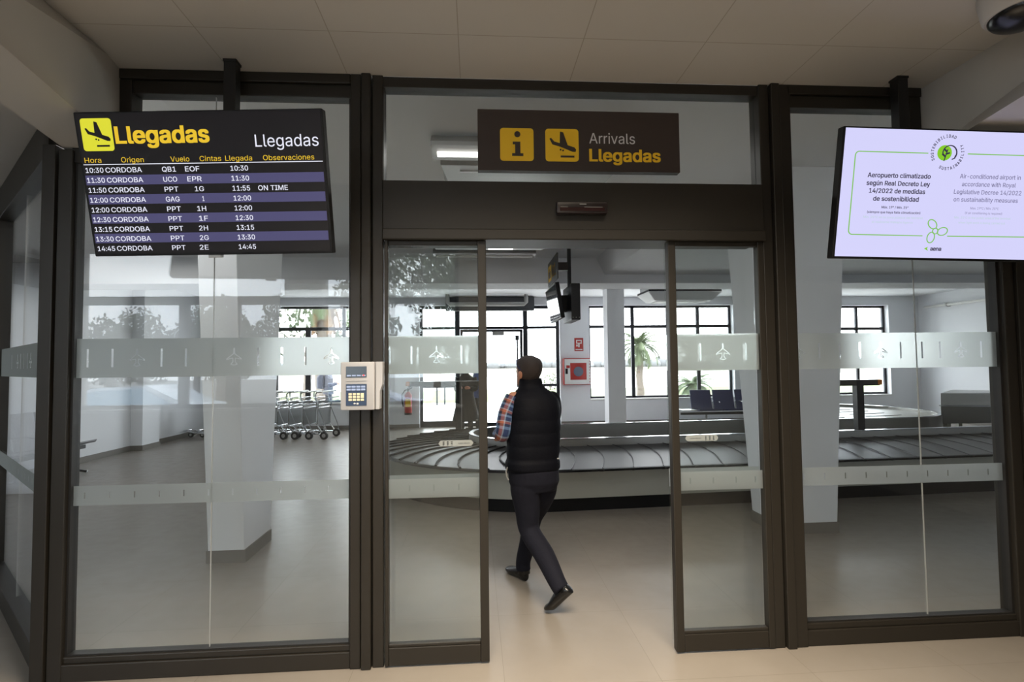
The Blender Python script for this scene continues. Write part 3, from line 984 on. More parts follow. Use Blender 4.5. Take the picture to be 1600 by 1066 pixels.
nd = display('notice_display', 'hanging display with a pale lilac sustainability notice', (2.3622, -0.4256, 2.3901), (0.1679, 0.0206, -0.0193), 2.4, -.11)
pole('', 2.40, -0.111, 2.33, nd, 0)
scr = MB().box(-.548, .548, -.002, .001, -.309, .312).build('screen', SBG, nd)
ln = MB()
def stroke(mb, pts, w, y0=-.0035, y1=-.002, closed=False):
    n = len(pts)
    for i in range(n - (0 if closed else 1)):
        a = Vector(pts[i]); b = Vector(pts[(i + 1) % n])
        d = (b - a)
        if d.length < 1e-6:
            continue
        q = Vector((-d.y, d.x)).normalized() * w / 2
        e = d.normalized() * w * .25
        mb.prism([tuple(a - q - e), tuple(b - q + e), tuple(b + q + e), tuple(a + q - e)], yz, y0, y1)
def arc(cx, cz, r, a0, a1, n=12, k=1.0):
    return [(cx + r * math.cos(math.radians(a0 + (a1 - a0) * i / n)), cz + k * r * math.sin(math.radians(a0 + (a1 - a0) * i / n))) for i in range(n + 1)]
r = .02
stroke(ln, [(-.121, .202)] + arc(-.490 + r, .202 - r, r, 90, 180, 6) + arc(-.490 + r, -.200 + r, r, 180, 270, 6) + [(-.105, -.200)], .0048)
stroke(ln, [(.086, .204)] + arc(.455 - r, .204 - r, r, 90, 0, 6) + arc(.455 - r, -.195 + r, r, 0, -90, 6) + [(.027, -.199)], .0048)
# three-bladed fan outline
fx, fz = -.040, -.175
stroke(ln, arc(fx, fz, .014, 0, 360, 16), .0045)
for a0 in (100, 220, 340):
    ca, sa = math.cos(math.radians(a0)), math.sin(math.radians(a0))
    pts = []
    for i in range(21):
        th = 2 * PI * i / 20
        px_, pz_ = .036 + .024 * math.cos(th), .012 + .021 * math.sin(th) + .007 * math.cos(th)
        pts.append((fx + ca * px_ - sa * pz_, fz + sa * px_ + ca * pz_))
    stroke(ln, pts, .0045)
ln.build('green_outline', SG, scr)
mb = MB().prism(arc(-.036, .206, .037, 0, 350, 28), yz, -.003, -.002)
mb.build('green_disc', SLG, scr)
mb = MB()
stroke(mb, arc(-.010, .206, .036, 200, -40, 18), .0045, -.0048, -.002)
stroke(mb, [(.006, .176), (.018, .182), (.022, .195)], .005, -.0048, -.002)
stroke(mb, [(-.036, .168), (-.028, .200), (-.022, .222)], .004, -.0048, -.002)
for a, b in (((-.032, .188), (-.046, .200)), ((-.029, .200), (-.012, .206)), ((-.026, .212), (-.038, .222))):
    stroke(mb, [a, b], .008, -.0048, -.002)
def ring_text(mb, s, a0, a1, r, size, cx, cz, flip=1):
    n = len(s)
    for i, ch in enumerate(s):
        if ch == ' ':
            continue
        a = math.radians(a0 + (a1 - a0) * i / (n - 1))
        c, sn = math.cos(a - PI / 2), math.sin(a - PI / 2)
        T = Matrix(((c * flip, 0, -sn * flip, cx + r * math.cos(a)), (0, 1, 0, 0), (sn * flip, 0, c * flip, cz + r * math.sin(a)), (0, 0, 0, 1)))
        me = text_mesh(ch)
        w = max(v.co.x for v in me.vertices) * size
        put_text(mb, ch, -w / 2, w / 2, -.005, size, -.004, bold=.02, mx=T)
mb.build('leaf_arrow', SD, scr)
mb = MB()
ring_text(mb, 'SOSTENIBILIDAD', 205, 68, .078, .020, -.020, .206)
mb.build('ring_lettering', SD, scr)
mb = MB()
ring_text(mb, 'SUSTAINABILITY', 245, 388, .078, .020, -.020, .206, -1)
ring_text(mb, '-', 48, 49, .078, .02, -.02, .206) if False else None
mb.build('ring_lettering', SD, scr)
for s, x0, x1, z in (('Aeropuerto climatizado', -.418, -.096, .080), ('según Real Decreto Ley', -.420, -.095, .042), ('14/2022 de medidas', -.404, -.116, .005), ('de sostenibilidad', -.379, -.145, -.033)):
    line_part('dark_lettering', s, x0, x1, z, .030, -.004, SD, scr, bold=.018)
line_part('logo_lettering', 'aena', -.056, .0, -.272, .026, -.004, SD, scr, bold=.03)
line_part('dark_lettering', 'Máx. 19° / Mín. 25°', -.332, -.194, -.069, .0155, -.004, SD, scr, bold=.01)
line_part('dark_lettering', '(siempre que haya falta climatización)', -.404, -.129, -.0935, .0150, -.004, SD, scr, bold=.01)
for s, x0, x1, z in (('Air-conditioned airport in', .056, .373, .086), ('accordance with Royal', .071, .352, .048), ('Legislative Decree 14/2022', .034, .386, .010), ('on sustainability measures', .037, .373, -.027)):
    line_part('grey_lettering', s, x0, x1, z, .029, -.004, SM, scr, bold=.006)
line_part('grey_lettering', 'Max. 19°C / Min. 25°C', .129, .278, -.064, .0155, -.004, SM, scr)
line_part('grey_lettering', '(if air conditioning is required)', .104, .299, -.0875, .0145, -.004, SM, scr)
for s, x0, x1, z in (('Mín. 25°C en la zona pública del terminal', -.420, -.113, -.118), ('al realizarse trabajos ligeros', -.375, -.162, -.141), ('Min. 25°C in the public area of the terminal', .051, .347, -.111), ('when light work is being carried out', .075, .321, -.135)):
    line_part('pale_lettering', s, x0, x1, z, .0145, -.004, SG2, scr)
mb = MB().prism([(-.088, -.263), (-.070, -.254), (-.074, -.263), (-.068, -.273)], yz, -.004, -.002); mb.build('logo_mark', SLG, scr)

# ------------------------------------------------------------------ card reader and door sensor
cr = thing('card_reader', 'beige wall-mounted card reader with keypad on the left door post', 'card reader', (-0.583, -0.036, 1.467))
o = cr.location
yf = -.105
MB().prism(rrect(-.690, -.517, 1.345, 1.593, .006, 3), yz, -.10, -.036).build('housing', M['beige'], cr, bevel=.006, origin=o, smooth=True)
sw = MB(); sw.prism([(-.512, 1.347), (-.492, 1.347), (-.490, 1.44), (-.478, 1.475), (-.476, 1.593), (-.512, 1.593)], yz, -.098, -.036)
sw.box(-.518, -.510, -.08, -.036, 1.347, 1.592)
sw.build('card_slot', M['beige'], cr, bevel=.003, origin=o)
lc = MB().box(-.662, -.557, -.1025, -.098, 1.513, 1.570).build('display_panel', mat('dark_lcd', rgb(44, 56, 66), .15), cr, origin=o, bevel=.001)
mb = MB()
for k in range(4):
    mb.box(-.657 + k * .025, -.637 + k * .025, -.1035, -.1025, 1.5195, 1.5265)
mb.build('soft_keys', M['bluekey'], lc, origin=o)
MB().box(-.576, -.568, -.1042, -.1032, 1.5205, 1.5275).build('red_light', emit_mat('red_led', (1, .12, .1, 1), 1.2), lc, origin=o)
MB().box(-.660, -.557, -.103, -.099, 1.495, 1.499).build('groove', M['beige'], cr, origin=o)
kp = MB().box(-.662, -.557, -.103, -.098, 1.368, 1.479).build('keypad', M['bluepanel'], cr, origin=o, bevel=.001)
for rr in range(2):
    for c in range(4):
        xk = -.658 + c * .0245
        MB().box(xk, xk + .021, -.1055, -.103, 1.4605 - rr * .015, 1.4705 - rr * .015).build('function_key', M['bluekey'], kp, origin=o, bevel=.001)
for rr in range(3):
    for c in range(4):
        if c == 3 and rr == 1:
            continue
        xk = -.648 + c * .0205
        zz0 = 1.4215 - rr * .0145; zz1 = zz0 + .0115
        if c == 3 and rr == 0:
            zz0 -= .0145
        MB().box(xk, xk + .0165, -.1065, -.103, zz0, zz1).build('key', M['cream'], kp, origin=o, bevel=.0012)
mb = MB(); mb.ball((-.618, -.104, 1.379), .006, .002, .004, 10, 6); mb.ball((-.603, -.104, 1.378), .006, .002, .005, 10, 6)
mb.build('symbols', M['signwhite'], kp, origin=o)

ds = thing('door_sensor', 'small dark motion sensor on the door header below the arrivals sign', 'sensor', (0.59, -0.03, 2.417))
o = ds.location
MB().prism(rrect(.450, .730, 2.386, 2.451, .01), yz, -.075, -.03).build('housing', mat('sensor_plastic', rgb(34, 26, 27), .3), ds, bevel=.006, origin=o, smooth=True)
MB().box(.468, .712, -.078, -.072, 2.398, 2.418).build('lens', mat('dark_red_lens', rgb(44, 20, 22), .1), ds, bevel=.002, origin=o)
for a in ((.575, .612, -.0765, -.0745, 2.434, 2.438), (.47, .51, -.079, -.0775, 2.4185, 2.4205), (.60, .70, -.079, -.0775, 2.4185, 2.4205)):
    MB().box(*a).build('marking', M['lampbody'], ds, origin=o)

# round camera on the hall ceiling
dc = thing('dome_camera', 'round ceiling-mounted dome fixture at the upper right', 'ceiling fixture', (2.355, -0.85, HZ))
MB().tube([V(0, 0, .002), V(0, 0, -.03), V(0, 0, -.10), V(0, 0, -.115)], [.150, .150, .138, .128], 40).build('housing', M['hallwall'], dc, smooth=True)
mb = MB(); rs = []
for k in range(8):
    a = k / 7 * PI / 2
    rs.append([V(.120 * math.cos(a) * math.cos(2 * PI * i / 36) , .120 * math.cos(a) * math.sin(2 * PI * i / 36), -.113 - .055 * math.sin(a)) if k < 7 else V(.004 * math.cos(2 * PI * i / 36), .004 * math.sin(2 * PI * i / 36), -.168) for i in range(36)])
mb.rings(rs); mb.build('dark_dome', mat('smoked_dome', rgb(14, 14, 15), .25), dc, smooth=True)

# ------------------------------------------------------------------ ceiling lamps of the baggage hall
def lamp(x, y, L, label, lit=True, part=None):
    t = thing('linear_lamp', label, 'ceiling lamp', (x, y, ZC), group='linear lamps on the baggage hall ceiling')
    mb = MB().prism([(-.04, -.0), (.04, 0), (.15, -.085), (.15, -.115), (-.15, -.115), (-.15, -.085)], lambda a, b, d: V(d, a, b), -L / 2, L / 2)
    mb.build('lamp_housing', M['lampbody'], t)
    a, b = part or (-L / 2 + .04, L / 2 - .04)
    MB().box(a, b, -.026, .026, -.138, -.1155).build('lamp_tube', M['tube'] if lit or part else M['white'], t)
    if lit:
        al = area_light('lamp_glow', (x, y, ZC - .16), (0, 0, 0), L, .12, LAMP, (1.0, .97, .93))
    return t
LAMP = 5
t = lamp(0.48, 1.14, 1.58, 'nearest linear lamp, seen through the transom glass behind the arrivals sign')
for k, y in enumerate((4.03, 4.5, 5.05)):
    lamp(0.28 - .06 * k, y, 1.5, ['linear lamp just under the door header, nearest of three in the doorway', 'middle one of the three linear lamps seen in the doorway', 'linear lamp closest to the deep ceiling beam in the doorway'][k], k == 0, (-.02, .32) if k == 1 else None)
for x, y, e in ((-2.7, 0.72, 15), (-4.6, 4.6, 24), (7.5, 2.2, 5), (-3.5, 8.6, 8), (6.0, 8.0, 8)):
    area_light('room_fill', (x, y, 3.0 if x > 2.1 and 3 < y < 6 else 3.25), (0, 0, 0), 1.5, .15, e, (1, .97, .93))  # unseen fill lights without fixtures, added to brighten the walls and left column
ap = thing('ceiling_panel', 'dim rectangular ceiling panel seen through the transom glass below the arrivals sign', 'ceiling panel', (0.49, 1.80, ZC))
MB().hexa([V(-.76, -.28, -.07), V(.76, -.28, -.07), V(.70, .27, -.07), V(-.70, .27, -.07)], [V(-.76, -.28, 0), V(.76, -.28, 0), V(.76, .28, 0), V(-.76, .28, 0)]).build('panel_body', M['lampbody'], ap, bevel=.006)
MB().box(-.60, .60, -.16, -.13, -.078, -.07).build('slot', M['ac'], ap)

# ceiling-mounted air conditioner
ac = thing('air_conditioner', 'off-white ceiling air conditioner before the wide far window', 'air conditioner', (4.4, 8.5, ZC))
MB().hexa([V(-.62, -.30, -.42), V(.62, -.30, -.42), V(.62, .30, -.42), V(-.62, .30, -.42)], [V(-.80, -.42, -.24), V(.80, -.42, -.24), V(.80, .42, -.24), V(-.80, .42, -.24)]).build('casing', M['ac'], ac, bevel=.02)
MB().box(-.78, .78, -.40, .40, -.24, -.20).build('top_edge', M['darkframe'], ac)
mb = MB()
for k in range(4):
    mb.box(-.55, .55, -.2 + k * .11, -.13 + k * .11, -.432, -.42)
mb.build('air_grille', M['lampbody'], ac)
MB().box(-.75, .75, -.3, .3, -.20, 0).build('mount', M['ac'], ac)

# ------------------------------------------------------------------ hanging screens and gate sign
hm = thing('hanging_monitors', 'pair of dark monitors and a sign on a ceiling pole over the carousel', 'monitor', (1.40, 4.95, ZC))
o = hm.location
MB().box(1.375, 1.425, 4.93, 4.98, 2.70, ZC).build('ceiling_pole', M['blackmetal'], hm, origin=o)
bx = MB().box(1.385, 1.515, 4.72, 5.45, 2.20, 2.725).build('monitor', M['blackmetal'], hm, origin=o, bevel=.008)
for k in range(3):
    MB().cyl((1.405 + .045 * k, 4.719, 2.235), (0, 1, 0), .006, .004, 10).build('screw', M['steel'], bx, origin=o)
mm = MB(); mx = Matrix.Translation((1.225, 5.3, 2.50)) @ Euler((0, math.radians(-9), 0)).to_matrix().to_4x4()
mm.box(-.03, .03, -.55, .52, -.27, .25, mx)
ob = mm.build('monitor', M['black'], hm, origin=o, bevel=.006)
mm = MB(); mm.box(-.033, -.03, -.53, .50, -.25, .23, mx); mm.build('screen', mat('dark_screen', rgb(46, 50, 52), .06), ob, origin=o)
mm = MB(); mm.box(1.24, 1.40, 5.1, 5.3, 2.36, 2.6); mm.build('bracket', M['blackmetal'], hm, origin=o)
gs = thing('belt_sign', 'dark grey belt sign numbered 01 jutting from the ceiling pole', 'sign', (1.17, 5.0, 2.95))
o = gs.location
MB().box(1.160, 1.180, 4.56, 5.50, 2.77, 3.135).build('sign_board', mat('grey_sign', rgb(46, 46, 44), .4), gs, origin=o, bevel=.002)
fxy = lambda a, b, d: V(1.158 + d, a, b)
mb = MB()
T = Matrix(((0, 0, 0, 0), (0, 0, 0, 0), (0, 0, 0, 0), (0, 0, 0, 1)))
T = Matrix(((0, 1, 0, 1.157), (-1, 0, 0, 0), (0, 0, 1, 0), (0, 0, 0, 1)))
put_text(mb, '01', -5.02, -4.68, 2.85, .24, 0, bold=.02, mx=T)
mb.prism(rrect(5.12, 5.42, 2.83, 3.07, .02), lambda a, b, d: V(1.158 + d, a, b), -.001, .001)
mb.build('yellow_lettering', M['signyellow'], gs, origin=o)
mb = MB(); mb.box(1.1555, 1.157, 5.18, 5.36, 2.88, 2.98); mb.box(1.1555, 1.157, 5.24, 5.30, 2.98, 3.02); mb.build('suitcase_symbol', M['signbrown'], gs, origin=o)
MB().box(1.18, 1.375, 4.90, 5.02, 2.945, 3.06).build('bracket', M['signbrown'], gs, origin=o)

# ------------------------------------------------------------------ far wall fittings
dop = thing('door_operator_box', 'long dark grey box above the far glass door', 'door operator', (0.4, 10.85, 3.1))
MB().box(-1.12, 1.12, -.10, .14, -.16, .18).build('casing', mat('dark_grey_box', rgb(62, 64, 70), .45), dop, bevel=.01)
pr = thing('pipe_frame', 'light grey pipe bracket hanging before the long dark box', 'pipe', (0.4, 10.4, 3.15))
mb = MB(); mb.tube([V(-1.05, 0, ZC - 3.15 + .0), V(-1.05, 0, -.04), V(-1.0, 0, -.09), V(.83, 0, -.09), V(.88, 0, -.04), V(.88, 0, ZC - 3.15)], .05, 10)
mb.build('pipe', M['lampbody'], pr, smooth=True)
ws = thing('wall_sensor', 'small dark box sensor on the far wall above the fire extinguisher', 'sensor', (-1.63, YB, 3.0))
MB().box(-.06, .06, -.08, 0, -.10, .09).build('sensor_box', mat('grey_sensor', rgb(90, 92, 96), .5), ws, bevel=.01)

fh = thing('fire_hose_cabinet', 'white fire hose cabinet with a red window on the far wall', 'fire hose cabinet', (2.62, YB, 1.375))
fn = lambda a, b, d: V(a, d, b)
MB().box(-.36, .33, -.14, 0, -.34, .34).build('red_case', M['red'], fh, bevel=.006)
mb = MB()
for a, b, c, d in ((-.335, .325, .22, .32), (-.335, .325, -.32, -.21), (-.335, -.19, -.21, .22), (.23, .325, -.21, .22)):
    mb.box(a, b, -.155, -.14, c, d)
mb.build('white_door', M['white'], fh)
MB().box(-.20, .24, -.150, -.141, -.22, .23).build('red_panel', M['red'], fh)
MB().cyl((.02, -.155, 0), (0, 1, 0), .125, .012, 28).build('hose_reel', mat('blue_grey_disc', rgb(96, 104, 122), .4), fh)
MB().box(-.315, -.255, -.17, -.15, -.06, .08).build('handle', M['black'], fh, bevel=.004)
MB().box(-.29, -.20, -.158, -.154, .09, .16).build('red_label', M['red'], fh)
for k in range(8):
    MB().box(.30, .315, -.16, -.155, -.28 + k * .075, -.25 + k * .075).build('hinge_slot', M['red'], fh)
fs = thing('fire_hose_sign', 'small red fire hose sign above the white cabinet', 'sign', (2.69, YB, 2.07))
MB().box(-.115, .115, -.012, 0, -.17, .17).build('sign_plate', M['red'], fs)
mb = MB(); mb.box(-.07, .075, -.0135, -.012, .02, .12); mb.box(-.02, .02, -.0135, -.012, -.07, .02); mb.box(-.09, .09, -.0135, -.012, -.14, -.12)
mb.box(-.07, -.03, -.0135, -.012, -.05, .0)
mb.build('white_pictogram', M['white'], fs)
mb = MB(); mb.box(-.045, .05, -.0145, -.0135, .045, .095); mb.build('red_pictogram', M['red'], fs)

fe = thing('fire_extinguisher', 'red fire extinguisher hung on the far wall left of the glass door', 'fire extinguisher', (-1.665, 10.88, 0.50))
MB().tube([V(0, 0, -.14), V(0, 0, -.12), V(0, 0, .34), V(0, 0, .39), V(0, 0, .42)], [.085, .092, .092, .06, .03], 20).build('cylinder', M['red'], fe, smooth=True)
MB().box(-.06, .07, -.094, -.08, .05, .25).build('label_band', M['signyellow'], fe)
MB().tube([V(0, 0, -.15), V(0, 0, -.10)], .094, 20).build('base_ring', M['black'], fe)
mb = MB(); mb.tube([V(0, 0, .42), V(0, 0, .50)], .02, 10); mb.tube([V(-.02, 0, .47), V(.06, 0, .50), V(.10, 0, .53)], .012, 8); mb.tube([V(-.02, 0, .50), V(.05, 0, .55), V(.10, 0, .575)], .012, 8)
mb.build('valve', M['black'], fe)
MB().tube([V(0, 0, .48), V(-.08, 0, .46), V(-.15, 0, .36), V(-.15, 0, .18), V(-.12, -.02, .05)], .014, 8).build('hose', M['black'], fe, smooth=True)
MB().box(-.03, .03, .08, .13, .10, .22).build('wall_bracket', M['blackmetal'], fe)

wm = thing('wall_monitor', 'dark monitor high on the left wall behind the angled glass', 'monitor', (X0, 5.55, 3.0))
MB().box(.05, .13, -.32, .32, -.2, .22).build('housing', mat('dark_grey_box2', rgb(58, 60, 66), .4), wm, bevel=.01)
MB().box(0, .05, -.08, .08, -.08, .08).build('bracket', M['blackmetal'], wm)

# pipe along the right wall
rp = thing('wall_pipe', 'thin pale pipe running along the right wall', 'pipe', (X1 - .08, 7.0, 2.96))
MB().tube([V(0, -6, 0), V(0, 3.7, 0)], .035, 10).build('pipe', M['white'], rp, smooth=True)
for k in range(5):
    MB().box(-.04, .08, -5 + 2 * k - .02, -5 + 2 * k + .02, -.045, .045).build('pipe_clip', M['lampbody'], rp)

# ------------------------------------------------------------------ baggage carousel
CA = math.radians(3.6)
c0 = V(1.5, 2.98, 0)
car = thing('baggage_carousel', 'stainless baggage carousel with dark overlapping plates and a rounded left end', 'baggage carousel', tuple(c0), (0, 0, CA))
cx, cy, R_o, R_i = -.60, 1.93, 2.03, .86     # rounded left end (local)
XR = 4.85                                     # right end of the inner island (local)
XE = 9.6
def ring_path(r, n=44, x_end=XE, back=True):
    p = [(x_end, cy - r)]
    for k in range(n + 1):
        t = -PI / 2 - PI * k / n
        p.append((cx + r * math.cos(t), cy + r * math.sin(t)))
    p.append((min(x_end, 5.0), cy + r))
    return p
def band(mb, r0, r1, za, zb_, n=44, x_end=XE):
    a = ring_path(r0, n, x_end); b = ring_path(r1, n, x_end)
    for i in range(len(a) - 1):
        mb.hexa([V(*a[i], za), V(*a[i + 1], za), V(*b[i + 1], za), V(*b[i], za)], [V(*a[i], zb_), V(*a[i + 1], zb_), V(*b[i + 1], zb_), V(*b[i], zb_)])
def sweep(prof, n=44, x_end=XE):
    # profile of (radius, z), closed
    paths = [ring_path(r, n, x_end) for r, z in prof]
    rs = []
    for i in range(len(paths[0])):
        rs.append([V(paths[k][i][0], paths[k][i][1], prof[k][1]) for k in range(len(prof))])
    return MB().rings(rs)
sweep([(R_o - .03, .0), (R_o - .10, .0), (R_o - .10, .14), (R_o - .03, .14)]).build('kick_plate', M['black'], car, smooth=True)
sweep([(R_o, .14), (R_o - .06, .14), (R_o - .06, .42), (R_o, .42)]).build('outer_skirt', M['steel_dark'], car, smooth=True)
sweep([(R_o + .10, .435), (R_o - .02, .415), (R_o - .05, .45), (R_o + .06, .455)]).build('bumper_rail', M['black'], car, smooth=True)
sweep([(R_o + .05, .452), (R_o - .1, .44), (R_i, .50), (R_i, .515)]).build('plate_belt', M['slat'], car, smooth=True)
# overlapping crescent plates: their curved dark edges
edges = []
def edge_curve(fn):
    pts = []
    for k in range(9):
        s = k / 8
        pts.append(fn(s))
    return pts
mbp = MB()
zc = lambda s: .456 + .063 * s + .004
n_e = 20
for k in range(n_e):
    t0 = -PI / 2 - PI * (k + .4) / n_e
    pts = []
    for j in range(9):
        s = j / 8
        t = t0 - .30 * math.sin(s * PI * .62) + .12 * s
        r = R_o + .05 + (R_i - R_o - .05) * s
        pts.append(V(cx + r * math.cos(t), cy + r * math.sin(t), zc(s)))
    mbp.tube(pts, [.013] * 3 + [.011] * 3 + [.008] * 3, 5)
mbp.build('plate_edges', M['slatgap'], car)
mbp = MB(); mbs = MB()
x = cx + .1
while x < XE - .4:
    pts = []
    for j in range(9):
        s = j / 8
        pts.append(V(x + .30 * math.sin(s * PI * .62) - .12 * s, cy - (R_o + .05) + (R_o + .05 - R_i) * s, zc(s)))
    mbp.tube(pts, .0045, 5)
    yf = cy - (R_o + .105)
    mbs.prism([(x, .459), (x + .33, .4592), (x + .33, .432)], lambda a, b, d: V(a, d, b), yf, yf + .03)
    x += .34
mbp.build('plate_joints', M['joint'], car)
mbs.build('plate_lips', M['slatgap'], car)
# hollow inner curb with a bright trim; its near side runs on to the right
sweep([(R_i + .03, .40), (R_i - .04, .10), (R_i - .04, .60), (R_i, .60)]).build('inner_curb', M['steel'], car, smooth=True)
sweep([(R_i + .012, .600), (R_i - .052, .600), (R_i - .052, .612), (R_i + .012, .612)]).build('curb_trim', M['chrome'], car, smooth=True)
# round end of the second belt branch farther back
# (laid out in room axes, then brought into the carousel's own)
to_car = (Matrix.Translation(c0) @ Matrix.Rotation(CA, 4, 'Z')).inverted()
BX, BY, BR = 7.15, 7.2, 1.60
def oval(r, n=40):
    p = [(5.75, BY - r)]
    for k in range(n + 1):
        t = -PI / 2 + PI * k / n
        p.append((BX + r * .86 * math.cos(t), BY + r * math.sin(t)))
    p.append((6.9, BY + r))
    return [tuple((to_car @ V(a, b, 0)).xy) for a, b in p]
def oval_band(r0, r1, za, zb_):
    a = oval(r0); b = oval(r1)
    return MB().rings([[V(*a[i], za), V(*b[i], za), V(*b[i], zb_), V(*a[i], zb_)] for i in range(len(a))], close=True)
oval_band(BR, BR - .05, .30, .62).build('branch_curb', M['steel'], car, smooth=True)
oval_band(BR + .012, BR - .062, .62, .632).build('branch_trim', M['chrome'], car, smooth=True)
MB().prism(oval(BR - .05), lambda p, q, d: V(p, q, d), .30, .575).build('branch_belt', M['steel_dark'], car)
mb = MB()
for k in range(7):
    yy = BY - BR + .35 + k * .42
    mb.tube([to_car @ V(a, b, .577) for a, b in ((6.95, yy), (7.3, yy + .03), (7.7, yy + .10))], .006, 4)
mb.build('branch_joints', M['joint'], car)

inv = (Matrix.Translation(c0) @ Matrix.Rotation(CA, 4, 'Z')).inverted() @ Matrix.Translation((9.05, 6.75, 0)) @ Matrix.Diagonal((1.0, 1.0, 1.0, 1.0))
def local(mb):
    mb.v = [inv @ p for p in mb.v]
    return mb
ch = local(MB().hexa([V(-.70, -.40, .42), V(2.8, -.52, .42), V(2.8, .9, .42), V(.62, .9, .42)], [V(-.70, -.40, .76), V(2.8, -.52, .68), V(2.8, .9, .70), V(.60, .9, .78)])).build('feed_chute', M['steel'], car, bevel=.01)
local(MB().hexa([V(-.70, -.40, .76), V(2.8, -.52, .68), V(2.8, .9, .70), V(.60, .9, .78)], [V(-.42, -.1, .95), V(2.8, -.1, .90), V(2.8, .9, .90), V(.72, .9, .95)])).build('hood', M['steel'], ch, bevel=.006)
local(MB().hexa([V(-.71, -.43, .735), V(2.8, -.55, .655), V(2.8, -.50, .655), V(-.71, -.38, .735)], [V(-.71, -.42, .76), V(2.8, -.54, .68), V(2.8, -.50, .68), V(-.71, -.38, .76)])).build('edge_trim', M['chrome'], ch)
for xx, yy in ((-.5, -.3), (2.4, -.4), (.75, .8), (2.4, .8)):
        local(MB().box(xx - .04, xx + .04, yy - .04, yy + .04, 0, .43)).build('leg', M['steel_dark'], ch)

# barrier posts with an arm
def barrier(x, y, label, xa, xb, endx, z0):
    t = thing('barrier_post', label, 'barrier post', (x, y, 0))
    MB().box(-.055, .055, -.055, .055, z0 + .015, 1.27).build('post', M['blackmetal'], t, bevel=.006)
    MB().box(xa - x, xb - x, -.05, .04, 1.19, 1.28).build('arm', mat('dark_arm', rgb(52, 50, 40), .35), t, bevel=.006)
    MB().box(endx - x - .035, endx - x + .035, -.055, .045, 1.20, 1.28).build('end_cap', M['orange'], t, bevel=.008)
    MB().box(-.12, .12, -.12, .12, z0, z0 + .015).build('base_plate', M['blackmetal'], t)
    return t
barrier(5.86, 5.05, 'dark T-shaped barrier post with an orange arm end at the right of the carousel', 5.40, 6.18, 6.18, 0)
barrier(-.30, 6.6 + .55, 'dark barrier post with a yellow arm end behind the left sliding door leaf', -1.22, .12, -1.22, 0)
# ------------------------------------------------------------------ waiting benches
def bench(loc, rz, shell, label, side_table=False, w=.50, bt=.95):
    t = thing('waiting_bench', label, 'bench', loc, (0, 0, rz))
    n = 3
    MB().box(-n * w / 2 - (.34 if side_table else .05), n * w / 2 + .05, -.03, .03, .33, .39).build('beam', M['blackmetal'], t, bevel=.004)
    for k in range(n):
        xc = (k - (n - 1) / 2) * w
        prof_s = [(-.24, .46), (-.22, .435), (0, .415), (.19, .40), (.21, .43)]
        top = [(a, b + .025) for a, b in prof_s[::-1]]
        MB().prism(prof_s + top, lambda a, b, d: V(d, a, b), xc - w * .46, xc + w * .46).build('seat', shell, t, bevel=.006, smooth=True)
        pb = [(.20, .43), (.235, .47), (.30, .70), (.345, bt), (.37, bt), (.33, .70), (.265, .46), (.23, .405)]
        b = MB().prism(pb, lambda a, b, d: V(d, a, b), xc - w * .46, xc + w * .46).build('backrest', shell, t, bevel=.008, smooth=True)
        if k < n - 1:
            MB().tube([V(xc + w / 2, .22, .42), V(xc + w / 2, .26, .62), V(xc + w / 2, .05, .64), V(xc + w / 2, -.12, .62)], .014, 8).build('armrest', M['chrome'], t, smooth=True)
    for s in (-1, 1):
        xl = s * (n * w / 2 - .28)
        mb = MB(); mb.tube([V(xl, 0, .35), V(xl, 0, .06)], .024, 10); mb.tube([V(xl, -.28, .018), V(xl, -.1, .05), V(xl, 0, .06), V(xl, .12, .05), V(xl, .30, .018)], .018, 8)
        mb.build('leg', M['chrome'], t, smooth=True)
    if side_table:
        MB().box(-n * w / 2 - .36, -n * w / 2 - .02, -.22, .2, .44, .46).build('side_table', M['lampbody'], t, bevel=.006)
    return t
bench((6.05, 9.75, 0), 0, M['navyseat'], 'dark blue three-seat waiting bench below the wide far window', True, .56, .90)
bench((-6.16, 5.35, 0), math.radians(90), M['greyseat'], 'grey three-seat waiting bench against the left wall behind the angled glass')

